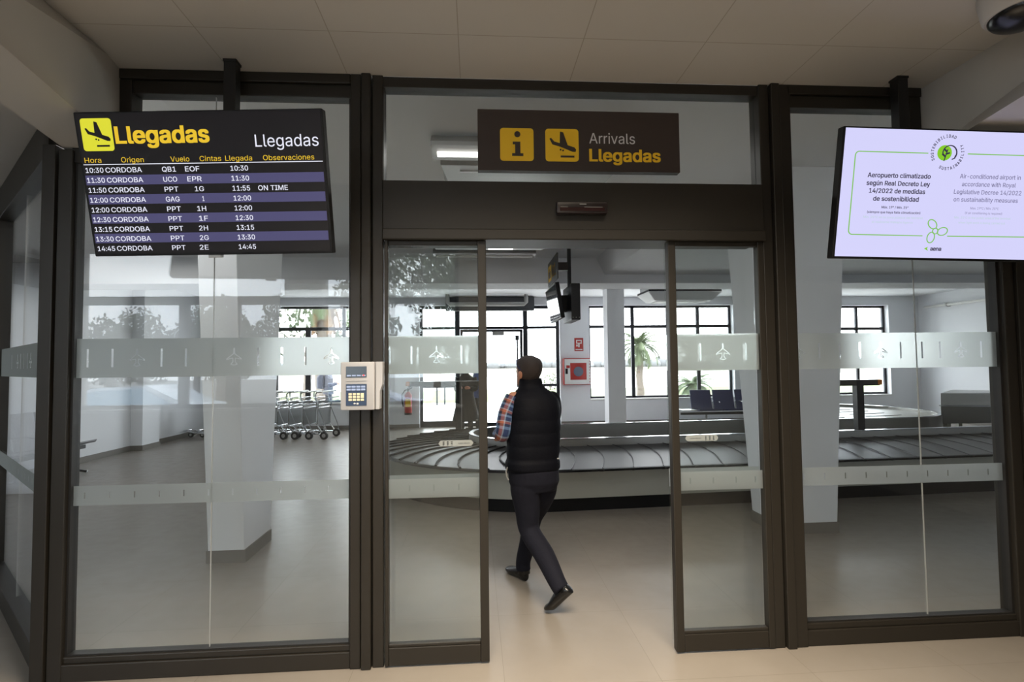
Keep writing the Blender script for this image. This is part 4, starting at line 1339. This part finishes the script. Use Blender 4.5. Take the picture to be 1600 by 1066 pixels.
# ------------------------------------------------------------------ luggage trolleys
def trolley(loc, rz, label):
    t = thing('luggage_trolley', label, 'luggage trolley', loc, (0, 0, rz), group='nested luggage trolleys by the far window')
    W = .29
    fr = MB()
    for s in (-1, 1):
        y = s * W
        fr.tube([V(.02, y, .09), V(-.05, y, .20), V(-.12, y, .29), V(-.13, y, .34), V(-.12, y, .66), V(-.10, y, .74), V(-.17, y, .90), V(-.17, y, .98), V(-.13, y, 1.02), V(.0, y, 1.03)], .016, 8)
        fr.tube([V(-.10, y, .66), V(.05, y, .30), V(.10, y, .12)], .010, 6)
        fr.tube([V(.02, y, .11), V(-.45, y * .8, .13), V(-.80, y * .45, .16)], .016, 8)
    for x, z in ((-.12, .30), (-.12, .67), (-.11, .74)):
        fr.tube([V(x, -W, z), V(x, W, z)], .014, 8)
    fr.tube([V(-.80, -W * .45, .16), V(-.84, 0, .16), V(-.80, W * .45, .16)], .016, 8)
    for x in (-.25, -.45, -.62):
        fr.tube([V(x, -W * .85, .13), V(x, W * .85, .13)], .010, 6)
    fr.build('frame', M['chrome'], t, smooth=True)
    MB().tube([V(.0, -W - .02, 1.03), V(.0, W + .02, 1.03)], .020, 10).build('handle', M['white'], t, smooth=True)
    MB().box(-.128, -.116, -W + .02, W - .02, .315, .655).build('panel', mat('grey_panel', rgb(120, 122, 124), .5), t, bevel=.003)
    mb = MB()
    for z, d in ((.78, .0), (.86, .0)):
        mb.tube([V(-.13, -W, z), V(.10, -W + .02, z + .04), V(.10, W - .02, z + .04), V(-.13, W, z)], .008, 6)
    for k in range(7):
        y = -W + .05 + k * (2 * W - .1) / 6
        mb.tube([V(.10, y, .90), V(.10, y, .80), V(-.12, y, .76)], .004, 5)
    mb.build('basket', M['chrome'], t)
    for x, y, r in ((.03, -W, .085), (.03, W, .085), (-.72, 0, .06)):
        wh = MB().cyl((x, y, r + .001), (0, 1, 0), r, .045, 20).build('wheel', M['rubber'], t, smooth=True)
        MB().cyl((x, y, r + .001), (0, 1, 0), r * .5, .05, 14).build('hub', M['lampbody'], wh, smooth=True)
    return t
RZ = math.radians(-12)
ords = ['luggage trolley at the right end of the nested row, nearest the card reader', 'second luggage trolley from the right end of the row', 'third luggage trolley from the right end of the row', 'fourth luggage trolley from the right end of the row', 'fifth luggage trolley from the right, next to the white column']
t0 = trolley((-3.22, 9.42, 0), RZ, ords[0])
for k, x in enumerate((-3.55, -3.86, -4.11, -4.40)):
    dup(t0, (x, 9.42 + .14 * (-3.22 - x), 0), None, ords[k + 1])
dup(t0, (-5.74, 9.85, 0), None, 'luggage trolley mostly behind the left column, only its low front showing by the wall')
dup(t0, (-5.46, 9.80, 0), None, 'luggage trolley behind the left column, second from the wall')

# ------------------------------------------------------------------ people
def interp(rows, z):
    for a, b in zip(rows, rows[1:]):
        if a[0] <= z <= b[0]:
            u = (z - a[0]) / (b[0] - a[0])
            return [p + (q - p) * u for p, q in zip(a, b)]
    return list(rows[-1] if z > rows[-1][0] else rows[0])
HEAD = [(0.0, .028, .078, .018), (.02, .044, .088, .0), (.05, .058, .090, -.045), (.085, .067, .088, -.078), (.12, .073, .090, -.094), (.155, .076, .090, -.100), (.185, .071, .080, -.094), (.205, .058, .060, -.075), (.218, .036, .034, -.046), (.224, .012, .010, -.018)]
def head_pt(z, th, off=0.0):
    _, w, f, b = interp(HEAD, z)
    c = (f + b) / 2; h = (f - b) / 2
    return V((w + off) * math.cos(th), c + (h + off) * math.sin(th), z)
def head_mesh(mb, T):
    rs = []
    zs = [0, .01, .02, .035, .05, .065, .085, .10, .12, .14, .155, .17, .185, .197, .205, .213, .218, .222, .224]
    for z in zs:
        rs.append([T @ head_pt(z, 2 * PI * i / 28) for i in range(28)])
    mb.rings(rs)
    mb.tube([T @ V(0, .078, .125), T @ V(0, .098, .095), T @ V(0, .104, .078), T @ V(0, .088, .070)], [.010, .013, .016, .010], 8)
    mb.tube([T @ V(-.022, .083, .046), T @ V(0, .092, .047), T @ V(.022, .083, .046)], [.004, .007, .004], 6)
    mb.tube([T @ V(-.05, .074, .135), T @ V(0, .088, .137), T @ V(.05, .074, .135)], [.006, .008, .006], 6)
    for s in (-1, 1):
        mb.ball(T @ V(s * .078, -.010, .10), .011, .020, .032, 10, 8, T.to_3x3().to_4x4())
def hair_mesh(T, back=.035, side=.085, front=.178, off=.009):
    mb = MB(); rs = []
    n = 40; m = 12
    for j in range(m + 1):
        r = []
        for i in range(n):
            th = 2 * PI * i / n
            s = math.sin(th)
            if s > 0:
                zl = side + (front - side) * min(1, s * 1.35) ** .8
            else:
                zl = side + (back - side) * min(1, -s * 1.5)
            u = j / m
            z = zl + (.2238 - zl) * u
            p = head_pt(z, th, off * min(1, .25 + u * 4) + (.001 * ((i * 7 + j * 5) % 3)))
            p.z += off * .9 * u * u
            r.append(T @ p)
        rs.append(r)
    return mb.rings(rs, cap=True)
def hand(mb, wrist, d, pn, side, curl=1.0, sc=1.0):
    # wrist point, pointing direction, palm normal, side of the thumb (+1/-1)
    d = d.normalized(); pn = (pn - d * pn.dot(d)).normalized(); s = d.cross(pn) * side
    P = lambda a, b, c: wrist + (d * a + s * b + pn * c) * sc
    mb.ell([(P(-.01, 0, 0), s * .028 * sc, pn * .020 * sc), (P(.02, 0, 0), s * .034 * sc, pn * .018 * sc), (P(.06, 0, 0), s * .041 * sc, pn * .015 * sc), (P(.088, 0, 0), s * .040 * sc, pn * .012 * sc)], 16)
    for k, (b, L) in enumerate(((.031, .068), (.011, .076), (-.010, .070), (-.030, .055))):
        pts = [P(.080, b, 0)]; a = 0.0; q = Vector((.080, 0))
        for seg, bend in ((.45, .55), (.32, .75), (.25, .5)):
            a += bend * curl
            q = q + Vector((math.cos(a), math.sin(a))) * L * seg
            pts.append(P(q.x, b, q.y))
        mb.tube(pts, [.0092 * sc, .0088 * sc, .008 * sc, .0065 * sc], 8)
    mb.tube([P(.015, .026, .006), P(.040, .048, .014), P(.062, .050, .028), P(.078, .040, .036)], [.013 * sc, .011 * sc, .010 * sc, .007 * sc], 8)

def limb(mb, pts, radii, n=16, sub=4, uv=None):
    # smooth tapering limb through the joints
    P = [Vector(p) for p in pts]; out = []; rr = []
    for i in range(len(P) - 1):
        p0 = P[max(0, i - 1)]; p1 = P[i]; p2 = P[i + 1]; p3 = P[min(len(P) - 1, i + 2)]
        for k in range(sub):
            u = k / sub
            q = .5 * ((2 * p1) + (p2 - p0) * u + (2 * p0 - 5 * p1 + 4 * p2 - p3) * u * u + (3 * p1 - p0 - 3 * p2 + p3) * u ** 3)
            out.append(q); rr.append(radii[i] + (radii[i + 1] - radii[i]) * u)
    out.append(P[-1]); rr.append(radii[-1])
    mb.tube(out, rr, n)
    return out

def sleeve(name, pts, radii, m, parent, origin, n=18, sub=6):
    mb = MB(); out = limb(mb, pts, radii, n, sub)
    o = mb.build(name, m, parent, origin=origin, smooth=True, angle=60)
    me = o.data
    uvl = me.uv_layers.new(name='UVMap')
    L = [0.0]
    for a, b in zip(out, out[1:]):
        L.append(L[-1] + (b - a).length)
    for p in me.polygons:
        ids = [me.loops[k].vertex_index for k in p.loop_indices]
        cols = [i % n for i in ids]
        wrap = max(cols) - min(cols) > n / 2
        for k, i in zip(p.loop_indices, ids):
            c = i % n
            if wrap and c < n / 2:
                c += n
            uvl.data[k].uv = (c / n, L[min(i // n, len(L) - 1)] / .35)
    return o

def shoe(mb, heel, ball, toe, up, w=.047, ankle=None):
    heel, ball, toe, up = Vector(heel), Vector(ball), Vector(toe), Vector(up).normalized()
    d = (ball - heel).normalized(); s = d.cross(up).normalized()
    u1 = s.cross(d).normalized()
    d2 = (toe - ball).normalized(); u2 = s.cross(d2).normalized()
    def sec(c, hh, ww, u, dn=0.0):
        r = []
        for i in range(16):
            t = 2 * PI * i / 16
            a = math.cos(t); b = math.sin(t)
            r.append(c + s * a * ww + u * (hh * (b * .5 + .5) if b > 0 else hh * .5 * (1 + b * 1.0)))
        return r
    L = (ball - heel).length
    rs = [sec(heel + d * .004, .050, w * .45, u1), sec(heel + d * .015, .075, w * .62, u1), sec(heel + d * L * .28, .088, w * .72, u1), sec(heel + d * L * .55, .078, w * .80, u1),
          sec(heel + d * L * .8, .062, w * .95, u1), sec(ball, .052, w, (u1 + u2).normalized()), sec(ball + d2 * (toe - ball).length * .55, .042, w * .86, u2), sec(toe - d2 * .012, .032, w * .58, u2), sec(toe, .018, w * .25, u2)]
    mb.rings(rs)
    return mb

# --- the man walking through the open door, seen from behind
O = V(.41, .80, 0)
man = thing('person', 'man in dark quilted vest, plaid shirt and navy trousers walking away through the doorway', 'person', tuple(O))
yaw = math.radians(12)
ra = V(math.cos(yaw), math.sin(yaw), 0); fa = V(-math.sin(yaw), math.cos(yaw), 0)
HT = Matrix.Translation((.366, .84, 1.402)) @ Euler((math.radians(6), 0, math.radians(34))).to_matrix().to_4x4()
shL, elL, wrL = V(.248, .790, 1.335), V(.190, .770, 1.105), V(.158, .965, 1.075)
shR, elR, wrR = V(.535, .850, 1.33), V(.540, .945, 1.125), V(.440, 1.06, 1.10)
hipL, knL, anL = V(.335, .775, .83), V(.362, .765, .445), V(.512, .512, .19)
hipR, knR, anR = V(.475, .82, .83), V(.405, 1.00, .46), V(.342, 1.075, .10)
bd = MB()
head_mesh(bd, HT)
limb(bd, [(.384, .826, 1.34), (.378, .832, 1.40), (.370, .842, 1.46)], [.062, .055, .054], 16, 3)
bd.ell([(V(.395, .80, .80), ra * .13, fa * .09), (V(.395, .80, .95), ra * .135, fa * .09), (V(.41, .81, 1.2), ra * .14, fa * .095), (V(.41, .82, 1.32), ra * .13, fa * .08), (V(.395, .828, 1.39), ra * .06, fa * .06)], 20)
for sh, el, wr in ((shL, elL, wrL), (shR, elR, wrR)):
    limb(bd, [sh + (V(.405, .82, 1.32) - sh) * .4, sh, el, wr, wr + (wr - el).normalized() * .02], [.034, .036, .034, .026, .024], 14, 5)
hand(bd, wrL + (wrL - elL).normalized() * .012, V(-.02, .9, .06), V(.9, 0, -.45), 1, 1.25)
hand(bd, wrR + (wrR - elR).normalized() * .012, V(-.5, .8, .05), V(-.8, 0, -.5), -1, 1.1)
for hp, kn, an in ((hipL, knL, anL), (hipR, knR, anR)):
    limb(bd, [hp + V(0, 0, .05), hp, kn, an], [.07, .075, .05, .035], 14, 5)
bd.build('body', M['skin'], man, origin=O, voxel=.0045, sm=3, smooth=True)
hair_mesh(HT).build('hair', M['hair'], man, origin=O, smooth=True, angle=80)
eb = MB()
for s in (-1, 1):
    eb.ball(HT @ V(s * .031, .083, .112), .011, n=10, m=8)
eb.build('eyes', M['white'], man, origin=O, smooth=True)
# sunglasses pushed up over the forehead
sg = MB()
for s in (-1, 1):
    c = [HT @ (head_pt(.182, PI / 2 - s * (.12 + .62 * k / 4), .020) + V(0, 0, .012 * math.sin(k / 4 * PI))) for k in range(5)]
    c2 = [HT @ (head_pt(.212, PI / 2 - s * (.12 + .62 * k / 4), .022) + V(0, -.01, .0)) for k in range(5)]
    for k in range(4):
        sg.hexa([c[k], c[k + 1], c[k + 1] + HT.to_3x3() @ V(0, -.004, 0), c[k] + HT.to_3x3() @ V(0, -.004, 0)], [c2[k], c2[k + 1], c2[k + 1] + HT.to_3x3() @ V(0, -.004, 0), c2[k] + HT.to_3x3() @ V(0, -.004, 0)])
    sg.tube([HT @ head_pt(.19, PI / 2 - s * .74, .016), HT @ head_pt(.165, PI / 2 - s * 1.25, .014), HT @ head_pt(.135, PI / 2 - s * 1.7, .012)], .003, 6)
sg.build('sunglasses', mat('blue_tinted_lens', rgb(70, 76, 120), .08, .3), man, origin=O)
# quilted vest
VR = [(.850, .392, .800, .180, .132), (.862, .392, .800, .188, .140), (.905, .392, .800, .187, .140), (.928, .393, .800, .177, .131), (1.0, .397, .80, .182, .133), (1.1, .402, .80, .182, .132), (1.2, .410, .805, .178, .134), (1.28, .413, .81, .172, .133), (1.335, .410, .818, .160, .120), (1.375, .404, .822, .130, .097), (1.402, .396, .828, .097, .078), (1.43, .389, .834, .080, .073), (1.482, .384, .838, .077, .071)]
lv = []; z = .850
while z <= 1.482:
    _, cx_, cy_, hw, hd = interp(VR, z)
    q = .004 * abs(math.sin((z - .93) / .088 * PI)) ** .6 if .93 < z < 1.40 else .002
    lv.append((V(cx_, cy_, z), ra * (hw + q), fa * (hd + q))); z += .008
vb = MB().ell(lv, 40, 2.35)
for c, r in ((V(.285, .797, 1.312), .058), (V(.537, .848, 1.312), .064)):
    vb.ball(c, r, r * 1.02, r * 1.1, 18, 12)
limb(vb, [V(.288, .797, 1.315), V(.282, .79, 1.25), V(.285, .79, 1.18)], [.060, .052, .045], 16, 4)
limb(vb, [V(.535, .848, 1.315), V(.548, .855, 1.25), V(.545, .855, 1.18)], [.066, .060, .05], 16, 4)
ve = vb.build('vest', M['vest'], man, origin=O, voxel=.0065, sm=2, smooth=True)
mb = MB(); mb.tube([V(.215, .735, .88), V(.205, .745, .85), V(.21, .75, .81), V(.222, .75, .79)], .005, 6); mb.build('drawcord', M['lampbody'], ve, origin=O)
MB().box(.548, .568, .742, .752, .925, .932).build('cord_tip', M['lampbody'], ve, origin=O)
# shirt sleeves
sleeve('shirt_sleeve', [shL + V(.02, .01, .01), shL + V(-.012, 0, -.06), (shL + elL) / 2 + V(-.006, 0, 0), elL + V(-.002, -.004, 0), elL + (wrL - elL) * .45, wrL], [.058, .063, .060, .054, .047, .037], M['plaid'], man, O)
sleeve('shirt_sleeve', [shR + V(-.02, -.01, .01), shR + V(.006, 0, -.06), (shR + elR) / 2, elR, elR + (wrR - elR) * .45, wrR], [.056, .058, .054, .049, .044, .036], M['plaid'], man, O)
# trousers
tb = MB()
tb.ell([(V(.395, .80, .90), ra * .165, fa * .125), (V(.397, .80, .84), ra * .176, fa * .137), (V(.400, .80, .77), ra * .176, fa * .135), (V(.402, .80, .71), ra * .150, fa * .11)], 24, 2.2)
limb(tb, [hipL + V(.005, 0, .02), V(.338, .775, .72), V(.350, .775, .58), knL, V(.445, .64, .32), anL + V(-.004, .006, .005), anL + V(.022, -.034, -.035)], [.10, .104, .086, .070, .068, .056, .052], 18, 5)
limb(tb, [hipR + V(0, 0, .02), V(.465, .86, .70), V(.44, .93, .58), knR, V(.375, 1.04, .28), anR + V(0, -.005, .04), anR + V(0, -.012, -.03)], [.098, .100, .084, .068, .062, .054, .053], 18, 5)
tb.build('trousers', M['trouser'], man, origin=O, voxel=.008, sm=3, smooth=True)
sb = shoe(MB(), (.592, .428, .160), (.486, .515, .024), (.438, .556, .004), (-.45, .55, .72), .052)
sb.build('shoe', M['leather'], man, origin=O, smooth=True, angle=60)
sb = shoe(MB(), (.360, 1.035, .004), (.275, 1.195, .004), (.238, 1.265, .008), (0, 0, 1), .050)
sb.tube([V(.345, 1.065, .05), V(.343, 1.07, .11)], [.046, .044], 14)
sb.build('shoe', M['leather'], man, origin=O, smooth=True, angle=60)

# --- people in the distance
def bystander(label, loc, rz, H, coat, trous, hem, hairm, pack=None, flare=.20):
    t = thing('person', label, 'person', loc, (0, 0, rz))
    k = H / 1.70
    T = Matrix.Scale(k, 4)
    S = lambda x, y, z: V(x * k, y * k, z * k)
    HT2 = T @ Matrix.Translation((0, .02, 1.475)) @ Euler((math.radians(-8), 0, 0)).to_matrix().to_4x4()
    b = MB(); head_mesh(b, HT2)
    limb(b, [S(0, 0, 1.40), S(0, .01, 1.54)], [.055 * k, .05 * k], 12, 3)
    b.ell([(S(0, 0, .85), S(.12, 0, 0), S(0, .085, 0)), (S(0, 0, 1.2), S(.13, 0, 0), S(0, .09, 0)), (S(0, 0, 1.42), S(.09, 0, 0), S(0, .06, 0))], 18)
    arms = []
    for s in (-1, 1):
        sh, el, wr = S(s * .19, 0, 1.36), S(s * .235, .02, 1.09), S(s * .13, .22, 1.12)
        arms.append((sh, el, wr))
        limb(b, [sh, el, wr], [.042 * k, .034 * k, .026 * k], 10, 4)
        hand(b, wr, S(-s * .5, .8, .1), S(-s, 0, -.3), s, 1.0, k)
        limb(b, [S(s * .09, 0, .88), S(s * .10, .01, .47), S(s * .10, -.01, .08)], [.07 * k, .048 * k, .035 * k], 12, 4)
    b.build('body', M['skin'], t, voxel=.011, sm=2, smooth=True)
    hair_mesh(HT2).build('hair', hairm, t, smooth=True, angle=80)
    c = MB()
    c.ell([(S(0, 0, hem), S(flare, 0, 0), S(0, flare * .75, 0)), (S(0, 0, .95), S(.185, 0, 0), S(0, .13, 0)), (S(0, 0, 1.25), S(.195, 0, 0), S(0, .13, 0)), (S(0, 0, 1.36), S(.175, 0, 0), S(0, .11, 0)), (S(0, .005, 1.43), S(.08, 0, 0), S(0, .075, 0)), (S(0, .01, 1.46), S(.065, 0, 0), S(0, .065, 0))], 24, 2.3)
    for sh, el, wr in arms:
        limb(c, [sh + S(0, 0, .0), el, wr], [.066 * k, .055 * k, .042 * k], 12, 4)
    c.build('jacket', coat, t, voxel=.013, sm=3, smooth=True)
    r = MB()
    r.ell([(S(0, 0, .98), S(.15, 0, 0), S(0, .11, 0)), (S(0, 0, .82), S(.165, 0, 0), S(0, .12, 0))], 20)
    for s in (-1, 1):
        limb(r, [S(s * .085, 0, .88), S(s * .10, .01, .47), S(s * .10, -.01, .09)], [.088 * k, .068 * k, .056 * k], 12, 4)
    r.build('trousers', trous, t, voxel=.013, sm=3, smooth=True)
    for s in (-1, 1):
        shoe(MB(), S(s * .10, -.07, .004), S(s * .11, .10, .004), S(s * .115, .17, .006), (0, 0, 1), .048 * k).build('shoe', M['leather'], t, smooth=True)
    if pack:
        mb = MB(); mb.ell([(S(0, -.20, .98), S(.13, 0, 0), S(0, .07, 0)), (S(0, -.22, 1.0), S(.15, 0, 0), S(0, .10, 0)), (S(0, -.22, 1.3), S(.15, 0, 0), S(0, .10, 0)), (S(0, -.19, 1.40), S(.10, 0, 0), S(0, .06, 0))], 18, 3)
        mb.build('backpack', pack, t, smooth=True)
    return t
coat_dark = mat('dark_green_coat', rgb(16, 18, 15), .85); coat_blue = mat('blue_jacket', rgb(58, 84, 140), .8); coat_grey = mat('dark_grey_jacket', rgb(58, 60, 72), .8); coat_maroon = mat('maroon_jersey', rgb(112, 48, 56), .85)
bystander('person in a long dark coat standing by the far glass door', (-.20, 9.35, 0), math.radians(170), 1.62, coat_dark, M['trouser'], .34, M['hair'], flare=.33)
bystander('person in a blue jacket standing just behind the dark-coated one', (.08, 10.0, 0), math.radians(80), 1.70, coat_blue, M['trouser'], .80, M['hair'])
bystander('person in dark grey with a backpack outside the far left window', (-4.28, 13.4, -.06), math.radians(-70), 1.72, coat_grey, M['trouser'], .82, M['hair'], coat_grey)
bystander('person in a maroon jersey outside the far left window', (-3.62, 13.6, -.06), math.radians(150), 1.55, coat_maroon, M['trouser'], .80, M['hair'])

# ------------------------------------------------------------------ outdoors, airside
struct(MB().box(-70, 90, 11.4, 21.0, -.3, -.06).build('ground', M['apron']), 'pale paving outside the far windows', 'ground')
struct(MB().box(-70, 90, 21.0, 33.0, -.3, -.05).build('ground', M['grass']), 'strip of lawn beyond the far windows', 'ground')
struct(MB().box(-90, 110, 33.0, 70.0, -.3, -.06).build('ground', M['apron']), 'pale concrete apron', 'ground')
struct(MB().box(-200, 240, 70.0, 260.0, -.3, -.05).build('ground', M['field']), 'dry pale field beyond the apron', 'ground')
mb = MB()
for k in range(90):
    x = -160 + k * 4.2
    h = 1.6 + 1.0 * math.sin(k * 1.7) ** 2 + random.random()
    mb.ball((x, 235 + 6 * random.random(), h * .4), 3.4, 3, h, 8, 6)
o = tag(mb.build('tree_line', mat('hazy_tree_line', (0.16, 0.17, 0.175, 1), .95), smooth=True), 'faint hazy tree line on the horizon beyond the field', 'trees')  # distance haze is mixed into this pale grey colour
o['kind'] = 'stuff'

def frond(mb, base, az, el, L, droop, w, n=14):
    pts = []; p = Vector(base); a = el
    st = L / n
    for k in range(n + 1):
        pts.append(p.copy())
        d = V(math.cos(az) * math.cos(a), math.sin(az) * math.cos(a), math.sin(a))
        p = p + d * st
        a -= droop / n
    mb.tube(pts, [.02 * (1 - .8 * k / n) + .003 for k in range(n + 1)], 4)
    for k in range(2, n):
        d = (pts[k + 1] - pts[k - 1]).normalized()
        s = d.cross(V(0, 0, 1)).normalized(); up = s.cross(d)
        ll = w * math.sin(PI * min(.98, .12 + .85 * k / n)) ** .7
        for sg in (-1, 1):
            for q in (0, .33, .66):
                b = pts[k] + (pts[k + 1] - pts[k]) * q
                tip = b + (s * sg * .8 + d * .65 - up * .25) * ll * (.85 + .3 * random.random())
                wd = d * .018 * (L / 1.4)
                mb.add([b - wd, b + wd, tip], [(0, 1, 2)])
def palm(label, loc, h, r, L, nf, trunk_r, dead=0, cat='palm', elev=(1.35, -.4)):
    t = thing('palm_tree', label, cat, loc)
    mb = MB(); n = 12
    mb.tube([V(.03 * math.sin(k), 0, h * k / n) for k in range(n + 1)], [trunk_r * (1.25 - .3 * k / n) * (1.06 if k % 2 else 1) for k in range(n + 1)], 12)
    mb.build('trunk', M['trunk'], t, smooth=True)
    mb = MB()
    for k in range(nf):
        u = k / nf
        frond(mb, V(0, 0, h), k * 2.399, elev[0] + (elev[1] - elev[0]) * u, L * (.85 + .3 * random.random()), 1.3 + .7 * u, r)
    mb.build('fronds', M['leaf'], t)
    if dead:
        mb = MB()
        for k in range(dead):
            frond(mb, V(0, 0, h - .1), k * 2.399 + .4, -.9 - .55 * random.random(), L * .85, .6, r * .6)
        mb.build('dead_fronds', M['deadleaf'], t)
    return t
palm('slender palm on the lawn outside the wide far window', (7.96, 23.0, -.05), 2.45, .42, 1.35, 34, .14)
palm('short stubby palm outside the right part of the wide window', (9.36, 20.0, -.06), .62, .34, .95, 26, .20, elev=(1.2, .05))
palm('tall palm with hanging dead fronds outside the far left window', (-4.9, 15.2, -.06), 4.3, .45, 1.9, 30, .22, dead=40)
palm('palm whose frond tips hang in at the upper right of the wide window', (9.35, 15.9, -.06), 1.95, .35, 1.1, 26, .16) if False else None

def leafy(mb, blobs, count, size):
    for c, r in blobs:
        nn = int(count * r * r)
        for _ in range(nn):
            while True:
                p = V(random.uniform(-1, 1), random.uniform(-1, 1), random.uniform(-1, 1))
                if .35 < p.length < 1:
                    break
            q = Vector(c) + p * r
            a = Euler((random.uniform(0, 6.3), random.uniform(0, 6.3), random.uniform(0, 6.3))).to_matrix()
            s = size * random.uniform(.6, 1.3)
            mb.add([q + a @ V(-s, 0, 0), q + a @ V(0, -s * .5, .1 * s), q + a @ V(s, 0, 0), q + a @ V(0, s * .5, .1 * s)], [(0, 1, 2, 3)])
def tree(label, loc, h, blobs, count=90, size=.16, name='tree', cat='tree', leafm=None, tr=.16):
    t = thing(name, label, cat, loc)
    mb = MB(); mb.tube([V(0, 0, 0), V(.1, 0, h * .4), V(0, .1, h * .75)], [tr * 1.2, tr, tr * .5], 10)
    for c, r in blobs[:4]:
        mb.tube([V(.05, 0, h * .45), (V(.05, 0, h * .45) + Vector(c)) / 2 + V(0, 0, .1), Vector(c)], [tr * .5, tr * .35, tr * .15], 7)
    mb.build('trunk', M['trunk'], t, smooth=True)
    mb = MB(); leafy(mb, blobs, count, size)
    mb.build('foliage', leafm or M['treeleaf'], t)
    return t
tree('broad green tree outside the far left window, behind the palm', (-7.2, 21.0, -.05), 4.5, [((0, 0, 3.6), 1.4), ((-1.1, .2, 3.1), 1.1), ((1.0, 0, 3.2), 1.1), ((.3, .2, 4.6), 1.0), ((1.5, .3, 2.5), .7)], 80, .14)
tree('low rounded bush on the lawn seen past the man through the far glass', (4.75, 31.5, -.05), .6, [((0, 0, .5), .55), ((.5, 0, .45), .5), ((-.5, .1, .4), .45), ((.2, .2, .75), .4)], 420, .07, 'bush', 'bush', M['leaf'], .05)
for k, (x, y) in enumerate([(-1.55, 19.6), (-1.25, 19.9), (-.1, 21.2), (.35, 25.0)]):
    t = thing('bollard', ['thin dark bollard on the lawn, leftmost of four behind the left sliding leaf', 'second thin dark bollard from the left on the lawn behind the left sliding leaf', 'third thin dark bollard on the lawn, near the far door frame', 'farthest thin dark bollard on the lawn, near the far door frame'][k], 'bollard', (x, y, -.06), group='bollards on the lawn')
    MB().tube([V(0, 0, 0), V(0, 0, .85)], .035, 10).build('post', M['darkframe'], t)
    MB().ball((0, 0, .86), .045, n=10, m=6).build('cap', M['darkframe'], t)

# ------------------------------------------------------------------ street side (seen mirrored in the glass)
struct(MB().box(-60, 40, -80, -4.5, -.4, -.2).build('ground', mat('grey_asphalt', (0.20, 0.20, 0.19, 1), .9)), 'asphalt forecourt outside the rear window', 'ground')
SPOTS = [(-17.6, -24.5, 4.0), (-14.6, -22, 4.2), (-15.2, -28, 5.0), (-12.2, -25, 4.8), (-10.8, -21, 4.6), (-10.6, -27.5, 5.6), (-4.6, -22, 8.6), (-1.9, -24.5, 8.8), (-.1, -20, 7.6)]
NUM = ['one', 'two', 'three', 'four', 'five', 'six', 'seven', 'eight', 'nine']
for k, (x, y, h) in enumerate(SPOTS):
    bl = [((0, 0, h * .70), 1.2), ((-.7, .3, h * .60), .95), ((.7, 0, h * .62), 1.0), ((.1, .3, h * .88), .85), ((-.5, -.3, h * .42), .8), ((.6, .3, h * .40), .8)]
    if k > 5:
        bl += [((-1.0, .2, h * .78), 1.1), ((1.0, -.2, h * .80), 1.1), ((0, .2, h * .97), 1.0)]
    tree('leafy street tree number %s of nine in the row mirrored in the glass front' % NUM[k], (x, y, -.2), h, bl, 420, .12)

def car(label, loc, paint):
    t = thing('car', label, 'car', loc)
    prof = [(-2.05, .30), (-2.08, .55), (-1.95, .78), (-1.25, .90), (-.55, 1.38), (.55, 1.42), (1.35, 1.02), (1.95, .92), (2.06, .6), (2.02, .30)]
    rs = []
    for y, k, zs in ((-.82, .97, .0), (-.85, 1, .0), (.85, 1, .0), (.82, .97, .0)):
        rs.append([V(a * k, y if b < .95 else y * .78, b) for a, b in prof])
    MB().rings(rs).build('car_body', paint, t, bevel=.04, smooth=True)
    mb = MB()
    for s in (-1, 1):
        mb.prism([(-1.02, .95), (-.50, 1.32), (.50, 1.36), (1.12, 1.02)], lambda a, b, d: V(a, s * (.80 - (b - .95) * .30) + d * s, b), -.02, .022)
    mb.build('side_windows', mat('car_glass', rgb(120, 150, 170), .05), t)
    for x in (-1.3, 1.28):
        for y in (-.80, .80):
            w = MB().cyl((x, y, .31), (0, 1, 0), .31, .2, 24).build('wheel', M['rubber'], t, smooth=True)
            MB().cyl((x, y, .31), (0, 1, 0), .18, .21, 16).build('rim', M['steel'], w, smooth=True)
    return t
car('pale car parked outside, its side mirrored faintly at the far left of the glass', (-7.3, -9.4, -.2), mat('pale_car_paint', rgb(196, 206, 216), .2, .1))
car('blue-grey car parked outside, mirrored faintly in front of the left column', (-3.0, -9.6, -.2), mat('blue_car_paint', rgb(120, 134, 166), .2, .1))
